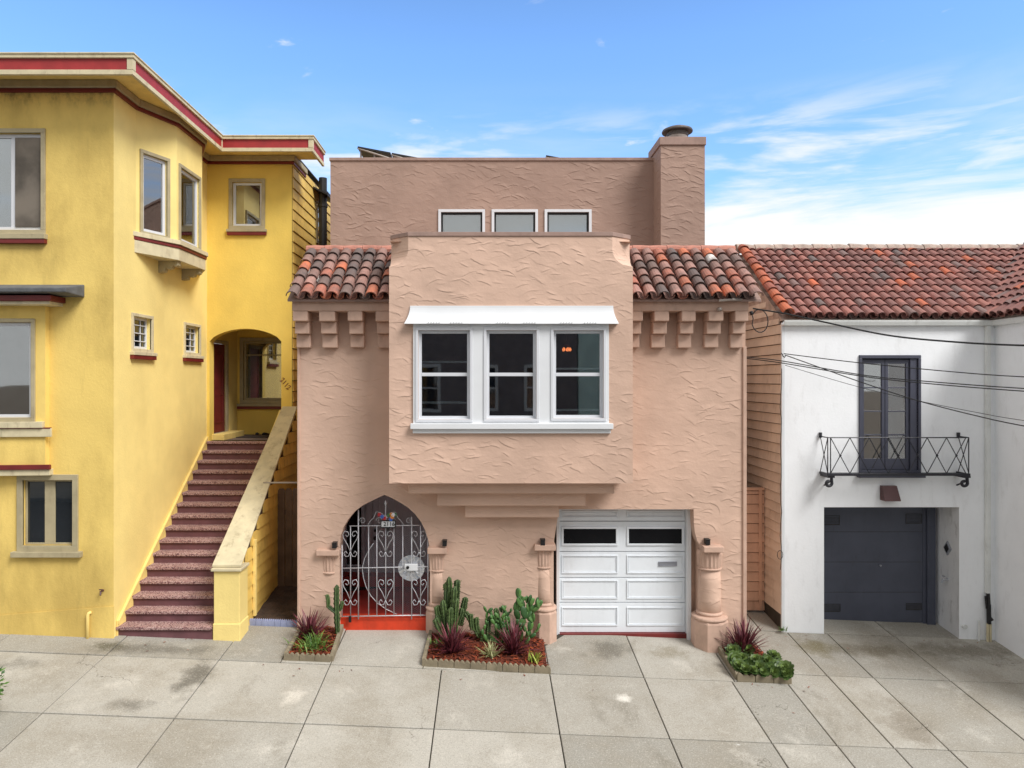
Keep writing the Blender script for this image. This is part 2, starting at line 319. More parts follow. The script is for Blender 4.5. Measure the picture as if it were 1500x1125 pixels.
# ---------------------------------------------------------------- object helpers
ORG = {}
def thing(name, label, cat, loc=(0, 0, 0), group=None, kind=None):
    o = bpy.data.objects.new(name, None); COL.objects.link(o)
    o.location = loc; o.empty_display_size = .2
    o['label'] = label; o['category'] = cat
    if group: o['group'] = group
    if kind: o['kind'] = kind
    ORG[o.name] = Vector(loc)
    return o
class Fr:
    """wall frame: u along the wall, w up, d inward"""
    def __init__(s, o, u, n): s.o = Vector(o); s.u = Vector(u).normalized(); s.n = Vector(n).normalized()
    def P(s, u, w, d=0): return s.o + s.u * u + Vector((0, 0, w)) - s.n * d
def front(Y): return Fr((0, Y, 0), (1, 0, 0), (0, -1, 0))
class MB:
    def __init__(s): s.v = []; s.f = []; s.mi = []; s.r = []; s.m = 0; s.rv = 0.0
    def face(s, pts):
        b = len(s.v); s.v += [Vector(p) for p in pts]
        s.f.append(tuple(range(b, b + len(pts)))); s.mi.append(s.m); s.r.append(s.rv)
    def idx(s, base, faces):
        for f in faces: s.f.append(tuple(base + i for i in f)); s.mi.append(s.m); s.r.append(s.rv)
    def hexa(s, p):      # 8 points: bottom 4, top 4
        b = len(s.v); s.v += [Vector(q) for q in p]
        s.idx(b, [(3, 2, 1, 0), (4, 5, 6, 7), (0, 1, 5, 4), (1, 2, 6, 5), (2, 3, 7, 6), (3, 0, 4, 7)])
    def box(s, x0, x1, y0, y1, z0, z1):
        s.hexa([(x0, y0, z0), (x1, y0, z0), (x1, y1, z0), (x0, y1, z0), (x0, y0, z1), (x1, y0, z1), (x1, y1, z1), (x0, y1, z1)])
    def fbox(s, F, u0, u1, w0, w1, d0, d1):
        P = F.P
        s.hexa([P(u0, w0, d0), P(u1, w0, d0), P(u1, w0, d1), P(u0, w0, d1), P(u0, w1, d0), P(u1, w1, d0), P(u1, w1, d1), P(u0, w1, d1)])
    def ring(s, F, u0, u1, w0, w1, tl, tr, tt, tb, d0, d1):      # rectangular frame
        s.fbox(F, u0, u1, w1 - tt, w1, d0, d1); s.fbox(F, u0, u1, w0, w0 + tb, d0, d1)
        s.fbox(F, u0, u0 + tl, w0 + tb, w1 - tt, d0, d1); s.fbox(F, u1 - tr, u1, w0 + tb, w1 - tt, d0, d1)
    def prism(s, pts, ext):   # polygon + extrusion vector
        n = len(pts); b = len(s.v); e = Vector(ext)
        s.v += [Vector(p) for p in pts] + [Vector(p) + e for p in pts]
        s.idx(b, [tuple(range(n)), tuple(range(2 * n - 1, n - 1, -1))] + [(i, (i + 1) % n, n + (i + 1) % n, n + i) for i in range(n)])
    def tube(s, pts, r, n=6, closed=False, r1=None):
        pts = [Vector(p) for p in pts]; b = len(s.v); m = len(pts); up = None
        for i, p in enumerate(pts):
            d = (pts[min(i + 1, m - 1)] - pts[max(i - 1, 0)])
            d = d.normalized() if d.length > 1e-9 else Vector((0, 0, 1))
            if up is None:
                up = Vector((0, 0, 1)) if abs(d.z) < .9 else Vector((0, 1, 0))
            a = d.cross(up).normalized(); up2 = a.cross(d).normalized(); up = up2
            rr = r if r1 is None else r + (r1 - r) * i / max(m - 1, 1)
            for k in range(n):
                t = 2 * pi * k / n
                s.v.append(p + a * cos(t) * rr + up2 * sin(t) * rr)
        fs = []
        for i in range(m - 1):
            for k in range(n):
                fs.append((i * n + k, i * n + (k + 1) % n, (i + 1) * n + (k + 1) % n, (i + 1) * n + k))
        fs.append(tuple(range(n - 1, -1, -1))); fs.append(tuple((m - 1) * n + k for k in range(n)))
        s.idx(b, fs)
    def lathe(s, c, prof, n=20, a0=0, a1=2 * pi, phase=0):
        c = Vector(c); b = len(s.v); m = len(prof); full = abs(a1 - a0 - 2 * pi) < 1e-6
        k = n if full else n + 1
        for (r, z) in prof:
            for j in range(k):
                t = a0 + (a1 - a0) * j / n + phase
                s.v.append(c + Vector((cos(t) * r, sin(t) * r, z)))
        fs = []
        for i in range(m - 1):
            for j in range(n):
                j2 = (j + 1) % k
                fs.append((i * k + j, i * k + j2, (i + 1) * k + j2, (i + 1) * k + j))
        if full: fs += [tuple(range(k - 1, -1, -1)), tuple((m - 1) * k + j for j in range(k))]
        s.idx(b, fs)
    def build(s, name, mat, parent=None, bevel=0, smooth=False, label=None, recalc=True, seg=2):
        me = bpy.data.meshes.new(name)
        off = Vector((0, 0, 0))
        p = parent
        if p is not None:
            q = p
            while q.parent is not None: q = q.parent
            off = ORG.get(q.name, Vector((0, 0, 0)))
        me.from_pydata([tuple(v - off) for v in s.v], [], s.f)
        for m in (mat if isinstance(mat, (list, tuple)) else [mat]): me.materials.append(MT[m])
        for pl, mi in zip(me.polygons, s.mi): pl.material_index = mi
        at = me.attributes.new('rnd', 'FLOAT', 'FACE')
        at.data.foreach_set('value', s.r)
        if recalc:
            bm = bmesh.new(); bm.from_mesh(me); bmesh.ops.recalc_face_normals(bm, faces=bm.faces); bm.to_mesh(me); bm.free()
        if smooth:
            for pl in me.polygons: pl.use_smooth = True
            me.update()
        o = bpy.data.objects.new(name, me); COL.objects.link(o)
        if p is not None: o.parent = p
        if bevel:
            md = o.modifiers.new('soft_edges', 'BEVEL'); md.width = bevel; md.segments = seg; md.limit_method = 'ANGLE'; md.angle_limit = radians(40)
        if label: o['label'] = label
        return o
def kind(o, k): o['kind'] = k; return o
def tagm(o, label, cat, group=None):
    o['label'] = label; o['category'] = cat
    if group: o['group'] = group
    return o
def copy_tree(o, parent=None):
    c = o.copy(); COL.objects.link(c)
    if parent is not None: c.parent = parent
    for ch in list(o.children): copy_tree(ch, c)
    return c
def base_tag(mb, name, mat, loc, label, cat, group=None, **kw):
    """a thing that is one mesh"""
    off = Vector(loc); mb.v = [v - off for v in mb.v]
    o = mb.build(name, mat, None, **kw); o.location = off
    return tagm(o, label, cat, group)

def lerp_fn(pts):
    def f(u):
        if u <= pts[0][0]: return pts[0][1]
        for (a, ya), (b, yb) in zip(pts, pts[1:]):
            if u <= b: return ya + (yb - ya) * (u - a) / (b - a)
        return pts[-1][1]
    return f
def wall(mb, F, u0, u1, w0, w1, holes, back=None):
    """flat wall with holes (hu0,hu1,bottom|None,top number|[(u,w)..],reveal)"""
    us = {u0, u1}; hs = []
    for (a, b, bo, to, dep) in holes:
        us |= {a, b}
        if isinstance(to, list):
            us |= {q[0] for q in to}; tf = lerp_fn(to)
        else: tf = (lambda v: (lambda u: v))(to)
        hs.append((a, b, bo, tf, dep, to))
    us = sorted(us); P = F.P
    for a, b in zip(us, us[1:]):
        if b - a < 1e-6: continue
        m = (a + b) / 2
        act = sorted([h for h in hs if h[0] < m < h[1]], key=lambda h: -99 if h[2] is None else h[2])
        lo = (w0, w0)
        for h in act:
            if h[2] is not None: mb.face([P(a, lo[0]), P(b, lo[1]), P(b, h[2]), P(a, h[2])])
            lo = (h[3](a + 1e-7), h[3](b - 1e-7))
        tp = w1 if not callable(w1) else None
        ta, tb = (w1(a), w1(b)) if callable(w1) else (w1, w1)
        mb.face([P(a, lo[0]), P(b, lo[1]), P(b, tb), P(a, ta)])
    for (a, b, bo, tf, dep, to) in hs:
        bw = w0 if bo is None else bo
        if bo is not None: mb.face([P(a, bo), P(b, bo), P(b, bo, dep), P(a, bo, dep)])
        seg = sorted({a, b} | ({q[0] for q in to} if isinstance(to, list) else set()))
        for p, q in zip(seg, seg[1:]):
            mb.face([P(p, tf(p)), P(q, tf(q)), P(q, tf(q), dep), P(p, tf(p), dep)])
        mb.face([P(a, bw), P(a, tf(a)), P(a, tf(a), dep), P(a, bw, dep)])
        mb.face([P(b, bw), P(b, tf(b)), P(b, tf(b), dep), P(b, bw, dep)])

def window(parent, F, u0, u1, w0, w1, cas, casing=.08, proud=.03, jamb='white', inset=.06, sash=.05, pane='glass', cols=(), rows=(), mun=.022, sash_mat=None, sill=None, backing=None, bd=.16, cl=True, label=None, name='window'):
    mb = MB(); c = casing
    if c: mb.ring(F, u0 - c, u1 + c, w0 - (c if cl else 0), w1 + c, c, c, c, c if cl else .001, -proud, .02)
    else: mb.ring(F, u0, u1, w0, w1, .012, .012, .012, .012, .0, .05)
    fr = mb.build(name, cas, parent, bevel=.004, label=label)
    mb = MB()
    mb.ring(F, u0 + .002, u1 - .002, w0 + .002, w1 - .002, sash, sash, sash, sash, inset, inset + .045)
    for cu in cols: mb.fbox(F, cu - mun / 2, cu + mun / 2, w0 + sash, w1 - sash, inset + .006, inset + .04)
    for (rw, th) in rows: mb.fbox(F, u0 + sash, u1 - sash, rw - th / 2, rw + th / 2, inset - .004, inset + .042)
    mb.build('sash', sash_mat or jamb, fr, bevel=.003)
    mb = MB(); d = inset + .022
    mb.fbox(F, u0 + sash - .008, u1 - sash + .008, w0 + sash - .008, w1 - sash + .008, d, d + .006)
    mb.build('pane', pane, fr)
    if backing:
        mb = MB(); mb.fbox(F, u0 - .02, u1 + .02, w0 - .02, w1 + .02, bd, bd + .02)
        mb.build('blind', backing, fr)
    if sill:
        sm, h, pj, ext = sill[:4]
        mb = MB(); mb.fbox(F, u0 - c - ext, u1 + c + ext, w0 - c - h, w0 - (c if cl else 0) - .001 if cl else w0 + .001, -proud - pj, .02)
        so = mb.build('sill', sm, fr, bevel=.006)
        if len(sill) > 4:
            mb = MB(); mb.fbox(F, u0 - c - ext + .01, u1 + c + ext - .01, w0 - c - h - .07, w0 - c - h - .001, -proud - pj + .012, .02)
            mb.build('sill_trim', sill[4], fr, bevel=.004)
    return fr

def siding(mb, F, u0, u1, w0, w1, ex, top=None, bot=None):
    w = w0
    while w < w1:
        a, b = u0, u1; wt = min(w + ex, w1)
        if top:
            n = 60; ok = [u0 + (u1 - u0) * i / n for i in range(n + 1) if top(u0 + (u1 - u0) * i / n) > w + ex * .5]
            if not ok: w += ex; continue
            a, b = min(ok), max(ok)
        P = F.P
        j = random.uniform(-.002, .002)
        mb.hexa([P(a, w, -.034 + j), P(b, w, -.034 - j), P(b, w, -.002), P(a, w, -.002), P(a, wt - .014, -.012), P(b, wt - .014, -.012), P(b, wt - .014, -.002), P(a, wt - .014, -.002)])
        w += ex

def tile_roof(mb, o, ud, vd, width, length, pitch, expo, r, skip=None, seed=1, sag=.012):
    rg = random.Random(seed); o = Vector(o); ud = Vector(ud).normalized(); vd = Vector(vd).normalized()
    nd = ud.cross(vd).normalized()
    if nd.z < 0: nd = -nd
    nc = max(1, round(width / pitch)); pt = width / nc; nr = math.ceil(length / expo)
    def arc(u, v0, v1, ra, rb, h0, h1, dn, rv, thick=.016, n=7):
        mb.rv = rv
        b = len(mb.v); sg = -1 if dn else 1
        for (v, rr, h) in ((v0, ra, h0), (v0, ra - thick, h0), (v1, rb, h1)):
            for k in range(n + 1):
                t = pi * k / n
                mb.v.append(o + ud * (u - cos(t) * rr) + vd * v + nd * (h + sg * sin(t) * rr * .92))
        m = n + 1; fs = []
        for k in range(n):
            fs.append((k, k + 1, m + k + 1, m + k))              # thick rim
            fs.append((k, 2 * m + k, 2 * m + k + 1, k + 1))      # back of the tile
        mb.idx(b, fs)
    for c in range(nc + 1):
        for w in range(nr):
            v0 = w * expo + rg.uniform(-.012, .012); v1 = min(v0 + expo * 1.28, length + .03)
            if c < nc:
                u = (c + .5) * pt + rg.uniform(-.006, .006)
                if not (skip and skip(u, v0)):
                    sk = rg.uniform(-.006, .006)
                    arc(u + sk, v0 - (.03 if w == 0 else 0), v1, r, r * .82, .075 + rg.uniform(0, sag), .05, False, rg.random())
            u = c * pt
            if 0 < c < nc and not (skip and skip(u, v0)):
                arc(u, v0 + .03, v1, r * .92, r * .8, .062, .045, True, rg.random(), n=5)
# ================================================================ PINK HOUSE
YB, YF, YU, YC = -.75, -.35, 2.47, 1.84
PL, PR = wx(437, 0), wx(1092, 0)
pink = thing('pink_house', 'salmon pink stucco house with a box bay, tiled pent roofs and white garage door', 'house', (.6, 0, 0))
F0 = front(0.0); FB = front(YB); FU = front(YU)
# --- lower facade
gl, gr_ = wx(497, 0), wx(630, 0)
ga = [(497, 803), (499, 786), (503, 773), (510, 761), (520, 749), (532, 740), (546, 733), (556, 728), (563, 725), (571, 728), (584, 735), (597, 743), (608, 753), (617, 765), (623, 777), (627, 790), (630, 805)]
ga = [(wx(a, 0), wz(b, 0)) for a, b in ga]
gt = [(811, 800), (812, 790), (814, 776), (816.5, 762), (818, 746), (1016, 746), (1016.6, 768), (1018, 780), (1021, 791), (1026, 800)]
gt = [(wx(a, 0), wz(b, 0)) for a, b in gt]
mb = MB()
bayhole = (wx(600, 0), wx(895, 0), 2.95, 5.55, .1)
wall(mb, F0, PL, PR, -.9, 5.72, [(gl, gr_, None, ga, .26), (gt[0][0], gt[-1][0], None, gt, .42), bayhole])
# side walls and closing slope
for x in (PL, PR):
    mb.face([(x, 0, -.9), (x, 12, -.9), (x, 12, 6.55), (x, .84, 6.62), (x, 0, 5.72)])
mb.face([(PL, 12, -.9), (PR, 12, -.9), (PR, 12, 8.6), (PL, 12, 8.6)])
mb.build('facade_wall', 'pink', pink)
for xa, xb in ((PR - .05, PR + .012), (PL - .012, PL + .03)):   # corner bead at both ends
    mb = MB(); mb.box(xa, xb, -.03, .05, -.9, 4.95); mb.build('corner_bead', 'pinktrim', pink, bevel=.008)
# --- frieze and corbels
for (a, b) in ((428, 571), (926, 1097)):
    mb = MB(); mb.box(wx(a, YF), wx(b, YF), YF, -.002, wz(455.5, YF), 5.76)
    mb.build('frieze', 'pinktrim', pink, bevel=.012)
cor = [(428.5, 450.5), (467, 490.5), (509, 530.5), (550, 571), (926, 942), (958.7, 980.3), (998.7, 1019.3), (1038.3, 1060), (1077, 1096.5)]
for (a, b) in cor:
    mb = MB(); j = random.uniform(-.006, .006)
    xa, xb = wx(a, YF), wx(b, YF)
    mb.box(xa, xb, YF + .003, -.003, wz(470, YF) + j, wz(455.5, YF) - .002)
    mb.box(xa + .005, xb - .004, YF + .12, -.003, wz(489, YF + .12) - j, wz(470, YF) + j - .002)
    mb.box(xa + .001, xb - .008, YF + .235, -.003, wz(509, YF + .235) + j, wz(489, YF + .12) - j - .002)
    mb.build('corbel', 'pinktrim', pink, bevel=.013)
# --- bay
bl, br = wx(570, YB), wx(927, YB)
bz0, bz1 = wz(708, YB), wz(341, YB)
tl, tr = wx(598, YB), wx(897, YB)
zc, zk = wz(365, YB), wz(391, YB)
ws = [(617, 684.5, 488, 611), (716.5, 781.5, 488, 610.5), (814.5, 879.5, 488, 609.5)]
ws = [(wx(a - 4, YB), wx(b + 4, YB), wz(d + 3, YB), wz(c - 4, YB)) for a, b, c, d in ws]
mb = MB()
holes = [(a, b, c, d, .16) for a, b, c, d in ws]
ch = .26     # chamfer depth back from the front plane
def baytop(u):
    return zk
wall(mb, FB, bl, br, bz0, zk, holes)
# upper front with the corner stop-chamfer (coved foot)
N = 7
def prof(z):     # chamfer width at height z
    if z >= zc: return 1.0
    t = (zc - z) / (zc - zk)
    return math.sqrt(max(0, 1 - (t) ** 2)) if t < 1 else 0
zs = [zk + (zc - zk) * i / N for i in range(N + 1)] + [bz1]
for za, zb in zip(zs, zs[1:]):
    pa, pb = prof(za), prof(zb)
    la, lb = bl + (tl - bl) * pa, bl + (tl - bl) * pb
    ra, rb = br - (br - tr) * pa, br - (br - tr) * pb
    mb.face([(la, YB, za), (ra, YB, za), (rb, YB, zb), (lb, YB, zb)])
    mb.face([(bl, YB + ch * pa, za), (la, YB, za), (lb, YB, zb), (bl, YB + ch * pb, zb)])
    mb.face([(br, YB + ch * pa, za), (ra, YB, za), (rb, YB, zb), (br, YB + ch * pb, zb)])
    mb.face([(bl, YB + ch * pa, za), (bl, 1.3, za), (bl, 1.3, zb), (bl, YB + ch * pb, zb)])
    mb.face([(br, YB + ch * pa, za), (br, 1.3, za), (br, 1.3, zb), (br, YB + ch * pb, zb)])
for x in (bl, br): mb.face([(x, YB, bz0), (x, 1.3, bz0), (x, 1.3, zk), (x, YB, zk)])
mb.face([(bl, YB, bz0), (br, YB, bz0), (br, 0, bz0), (bl, 0, bz0)])
mb.face([(bl, YB + .1, bz1 - .12), (br, YB + .1, bz1 - .12), (br, 1.3, bz1 - .12), (bl, 1.3, bz1 - .12)])
mb.face([(bl, 1.3, 6.2), (br, 1.3, 6.2), (br, 1.3, bz1), (bl, 1.3, bz1)])
bay = mb.build('bay', 'pink', pink)
mb = MB()   # cap band
cz = bz1 - .055
def band(pts, z0, z1, out):
    mb.prism([(x, y, z0) for x, y in pts], (0, 0, z1 - z0))
o_ = .018
band([(bl - o_, 1.3), (bl - o_, YB + ch), (tl - .005, YB - o_), (tr + .005, YB - o_), (br + o_, YB + ch), (br + o_, 1.3), (br - .12, 1.3), (br - .12, YB + ch + .05), (tr - .03, YB + .12), (tl + .03, YB + .12), (bl + .12, YB + ch + .05), (bl + .12, 1.3)], cz, bz1 + .012, 0)
mb.build('parapet_cap', 'mauvetrim', bay, bevel=.006)
# stepped corbel courses under the bay
for (a, b, y0, y1, dy) in ((598, 900, 708, 723, .20), (640, 858, 723, 741, .38), (681, 819, 741, 758, .54)):
    Y = YB + dy; Yn = YB + dy
    mb = MB(); mb.box(wx(a, Y), wx(b, Y), Y, -.003, wz(y1, Y), wz(y0, Y) + .06 + dy * .22)
    mb.v = [Vector((v.x, v.y, min(v.z, bz0 - .004) if dy < .3 else v.z)) for v in mb.v]
    mb.build('stepped_corbel', 'pink', bay, bevel=.012)
# bay window group: one white casing board with three double-hung windows
mb = MB()
U0, U1, W0, W1 = wx(605.5, YB), wx(891.5, YB), wz(621, YB), wz(474, YB)
us = [U0] + [q for w in ws for q in (w[0] - .004, w[1] + .004)] + [U1]
for i in range(0, len(us), 2): mb.fbox(FB, us[i], us[i + 1], W0, W1, -.035, .01)
wt, wb = max(w[3] for w in ws) + .004, min(w[2] for w in ws) - .004
for w in ws:
    mb.fbox(FB, w[0] - .004, w[1] + .004, wt, W1, -.0345, .01); mb.fbox(FB, w[0] - .004, w[1] + .004, W0, wb, -.0345, .01)
cas = mb.build('window_casing', 'white', pink, bevel=.004)
mb = MB()
mb.fbox(FB, wx(602, YB), wx(897, YB), wz(628, YB), wz(620, YB), -.10, .01)
mb.fbox(FB, wx(605, YB), wx(894, YB), wz(634.5, YB), wz(628, YB) - .002, -.05, .01)
mb.build('window_sill', 'white', cas, bevel=.006)
# curved hood over the windows with pierced lower edge
mb = MB(); hu0, hu1 = wx(601, YB), wx(898, YB); hb0, hb1 = wx(592, YB - .12), wx(906.5, YB - .12)
zt, zb_ = wz(448, YB), wz(474, YB - .12)
K = 8; rows_ = []
for i in range(K + 1):
    t = i / K; d = .02 + .11 * t ** 1.9; zz = zt + (zb_ - zt) * t
    rows_.append((hu0 + (hb0 - hu0) * t ** 1.9, hu1 + (hb1 - hu1) * t ** 1.9, YB - d, zz))
for A, B in zip(rows_, rows_[1:]):
    mb.face([(A[0], A[2], A[3]), (A[1], A[2], A[3]), (B[1], B[2], B[3]), (B[0], B[2], B[3])])
    mb.face([(A[0], A[2], A[3]), (B[0], B[2], B[3]), (B[0], YB, B[3]), (A[0], YB, A[3])])
    mb.face([(A[1], A[2], A[3]), (B[1], B[2], B[3]), (B[1], YB, B[3]), (A[1], YB, A[3])])
A = rows_[0]; B = rows_[-1]
mb.face([(A[0], YB, A[3]), (A[1], YB, A[3]), (A[1], A[2], A[3]), (A[0], A[2], A[3])])
mb.face([(B[0], YB, B[3]), (B[1], YB, B[3]), (B[1], B[2], B[3]), (B[0], B[2], B[3])])
hood = mb.build('window_hood', 'white', pink)
mb = MB()     # small cut-out ornament along the lower edge
for cx_ in (636, 669, 737, 776, 830, 865):
    for k in (-8, -4, 0, 4, 8):
        u = wx(cx_ + k, YB - .12); zq = zb_ + .022
        mb.lathe((u, YB - .136, zq), [(.001, -.006), (.011, -.004), (.011, .004), (.001, .006)], 8)
mb.build('hood_ornament', 'wtrim', hood, smooth=True)
mid = wz(548.5, YB)
for i, (a, b, c, d) in enumerate(ws):
    fr = window(pink, FB, a, b, c, d, 'vinyl', casing=.0, jamb='vinyl', inset=.035, sash=.045, pane='clear', rows=[(mid, .055)], name='window')
    mb = MB()
    mb.ring(FB, a - .045, b + .045, c - .045, d + .045, .045, .045, .045, .045, -.052, -.036)
    mb.build('casing_bead', 'vinyl', fr, bevel=.006)
    extra = [(530, .028), (590, .035)] if i == 0 else ([(540, .03), (601, .035)] if i == 2 else [])
    if extra:
        mb = MB()
        for (py, th) in extra: mb.fbox(FB, a + .05, b - .05, wz(py, YB) - th / 2, wz(py, YB) + th / 2, .10, .13)
        mb.build('lower_sash_rail', 'vinyl', fr, bevel=.004)
# room behind the bay
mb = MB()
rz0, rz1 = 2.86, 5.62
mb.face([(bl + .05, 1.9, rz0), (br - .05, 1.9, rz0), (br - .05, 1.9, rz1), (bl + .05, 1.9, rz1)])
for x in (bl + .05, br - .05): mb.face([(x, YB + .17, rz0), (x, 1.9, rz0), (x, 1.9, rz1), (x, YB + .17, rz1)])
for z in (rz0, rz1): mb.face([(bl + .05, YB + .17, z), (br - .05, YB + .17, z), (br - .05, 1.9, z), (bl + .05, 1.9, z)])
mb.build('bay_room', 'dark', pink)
mb = MB()
x_, y_, z_ = wx(830, .2), .2, wz(512, .2)
lamp = thing('pendant_lamp', 'lit orange pendant lamp hanging behind the right-hand bay window of the pink house', 'lamp', (x_, y_, z_ - .12))
for k in range(5):
    t = 2 * pi * k / 5
    mb.lathe((x_ +   .06 * cos(t), y_ + .06 * sin(t), z_), [(.008, -.03), (.022, -.02), (.026, .005), (.008, .035)], 8)
mb.build('bulb', 'glow', lamp, smooth=True)
mb = MB(); mb.tube([(x_, y_, z_ + .05), (x_, y_, rz1)], .008)
for k in range(5):
    t = 2 * pi * k / 5
    mb.tube([(x_, y_, z_ + .1), (x_ + .06 * cos(t), y_ + .06 * sin(t), z_ + .06)], .007)
mb.build('stem', 'bronze', lamp)
# --- pent roofs
ey, ez, ry, rz = -.50, 5.70, .84, 6.71
vd = Vector((0, ry - ey, rz - ez)); ln = vd.length
for nm, (a, b), sd in (('left', (PL - .06, bl), 3), ('right', (br, PR + .10), 8)):
    mb = MB()
    tile_roof(mb, (a, ey, ez), (1, 0, 0), vd, b - a, ln - .10, .212, .27, .098, seed=sd)
    rf = mb.build('tile_roof', 'tilepink', pink, smooth=False)
    mb = MB()
    mb.prism([(a, ey + .06, ez + .005), (a, ry, rz - .045), (a, ry, rz - .14), (a, ey + .06, ez - .03)], (b - a, 0, 0))
    mb.build('roof_deck', 'mauvetrim', rf)
    mb = MB(); n = 5 if nm == 'left' else 7; w = (b - a) / n
    for i in range(n):
        x0 = a + i * w
        mb.tube([(x0, ry - .02, rz + .03 + .008 * (i % 2)), (x0 + w * .5, ry - .02, rz + .038), (x0 + w - .01, ry - .02, rz + .03)], .085, 10)
    mb.build('ridge', 'ridgepink', rf, smooth=False)
mb = MB(); mb.face([(PL, .8, 6.6), (PR, .8, 6.6), (PR, YU, 6.6), (PL, YU, 6.6)])
mb.build('terrace_roof', 'mauvetrim', pink)
# --- upper storey
ut = wz(232, YU)
uw = [(646, 706.5), (724, 784), (801.5, 862.5)]
uw = [(wx(a, YU), wx(b, YU)) for a, b in uw]
uz1, uz0 = wz(311, YU), 6.98
mb = MB()
wall(mb, FU, PL, PR - .02, 6.4, ut, [(a, b, uz0, uz1, .12) for a, b in uw])
for x in (PL, PR - .02): mb.face([(x, YU, 6.4), (x, 12, 6.4), (x, 12, ut), (x, YU, ut)])
mb.face([(PL, YU, ut - .3), (PR, YU, ut - .3), (PR, 12, ut - .3), (PL, 12, ut - .3)])
up = mb.build('upper_wall', 'mauve', pink)
mb = MB()
mb.box(PL - .02, PR - .0, YU - .025, YU + .14, ut - .05, ut + .012)
mb.box(PL - .02, PL + .14, YU + .141, 12, ut - .05, ut + .012); mb.box(PR - .14, PR, YU + .141, 12, ut - .05, ut + .012)
mb.build('parapet_cap', 'mauvetrim', up, bevel=.006)
for a, b in uw:
    window(pink, FU, a, b, uz0, uz1, 'vinyl', casing=.055, jamb='black', inset=.03, sash=.035, pane='clear2', sash_mat='black', backing='blind', bd=.10)
# --- chimney
cl, cr, cz1 = wx(968, YC), wx(1032.5, YC), wz(203, YC)
mb = MB()
mb.face([(cl, YC, 6.4), (cr, YC, 6.4), (cr, YC, cz1), (cl, YC, cz1)])
for x in (cl, cr): mb.face([(x, YC, 6.4), (x, YU + .3, 6.4), (x, YU + .3, cz1), (x, YC, cz1)])
mb.face([(cl, YU + .3, 6.4), (cr, YU + .3, 6.4), (cr, YU + .3, cz1), (cl, YU + .3, cz1)])
chim = mb.build('chimney', 'mauve', pink)
mb = MB(); mb.box(cl - .03, cr + .02, YC - .03, YU + .33, cz1 - .13, cz1 + .03)
mb.build('chimney_cap', 'mauvetrim', chim, bevel=.01)
mx, my = wx(992, 2.2), 2.2
mb = MB(); mb.lathe((mx, my, cz1), [(.20, .02), (.20, .27), (.17, .27), (.17, .02)], 24)
fl = mb.build('flue', 'galv', chim, smooth=True)
mb = MB(); mb.lathe((mx, my, cz1 + .24), [(.30, .0), (.305, .02), (.29, .05), (.2, .09), (.05, .11)], 28)
mb.lathe((mx, my, cz1 + .16), [(.215, .0), (.215, .05)], 20)
mb.build('flue_cap', 'flue', chim, smooth=False)
# --- engaged columns
def column(px, half, ztop_py, yc, R=.2, shaft=True, base=True, iw=(-.17, .17)):
    x = wx(px, 0); g = gz(x, -.1)
    zt = wz(ztop_py, -.12); z = zt - .10; n = 28; r = half
    mb = MB(); mb.box(x + iw[0], x + iw[1], yc - r - .075, .26, zt - .10, zt)
    mb.build('impost', 'pinktrim', pink, bevel=.012)
    mb = MB()      # fluted bell of the capital with a ring below
    b_ = len(mb.v); k = 72
    for (q, zz, fl_) in ((r * .95, z - .31, 0), (r * .99, z - .26, .04), (r * 1.05, z - .06, .05), (r * 1.0, z + .004, .0)):
        for j in range(k):
            t = 2 * pi * j / k; q2 = q * (1 + fl_ * cos(t * 18)); mb.v.append(Vector((x + cos(t) * q2, yc + sin(t) * q2, zz)))
    mb.idx(b_, [(i * k + j, i * k + (j + 1) % k, (i + 1) * k + (j + 1) % k, (i + 1) * k + j) for i in range(3) for j in range(k)])
    mb.lathe((x, yc, z - .335), [(r * .9, 0), (r * 1.05, .012), (r * 1.07, .028), (r * .93, .045)], n)
    mb.build('capital', 'pinktrim', pink)
    zb = wz(905 if px > 1000 else 893, -.1)
    if shaft:
        mb = MB(); mb.lathe((x, yc, 0), [(r * 1.0, zb - .02), (r * .99, zb + .3), (r * .96, (zb + z) / 2), (r * .92, z - .32)], n)
        mb.build('column_shaft', 'pink', pink, smooth=True)
    if base:
        mb = MB()
        mb.lathe((x, yc, 0), [(r * 1.02, zb + .08), (r * 1.14, zb + .065), (r * 1.16, zb + .04), (r * 1.06, zb + .02), (R * .95, zb + .0), (R * .98, zb - .03), (R * .9, zb - .06)], n)
        mb.lathe((x, yc, 0), [(R * .93, zb - .055), (R, zb - .09), (R, g - .5), (R, g - .51)], 8, phase=pi / 8)
        mb.build('column_base', 'pinktrim', pink, bevel=.012)
column(1041, .195, 799.5, .07, R=.31, iw=(-.175, .165))
column(797, .155, 798.5, .115, R=.235, iw=(-.17, .19))
column(641, .15, 803.5, .115, R=.22, iw=(-.165, .17))
column(482, .16, 806.5, .135, shaft=False, base=False, iw=(-.20, .19))
for px, py in ((489, 800), (651, 797), (795.5, 795.5), (1038, 795)):
    mb = MB(); x, z = wx(px, -.14), wz(py, -.14)
    mb.box(x - .036, x + .036, -.12, -.002, z - .045, z + .04); mb.box(x - .042, x + .042, -.13, -.002, z + .041, z + .052)
    mb.build('spotlight', 'black', pink, bevel=.008)
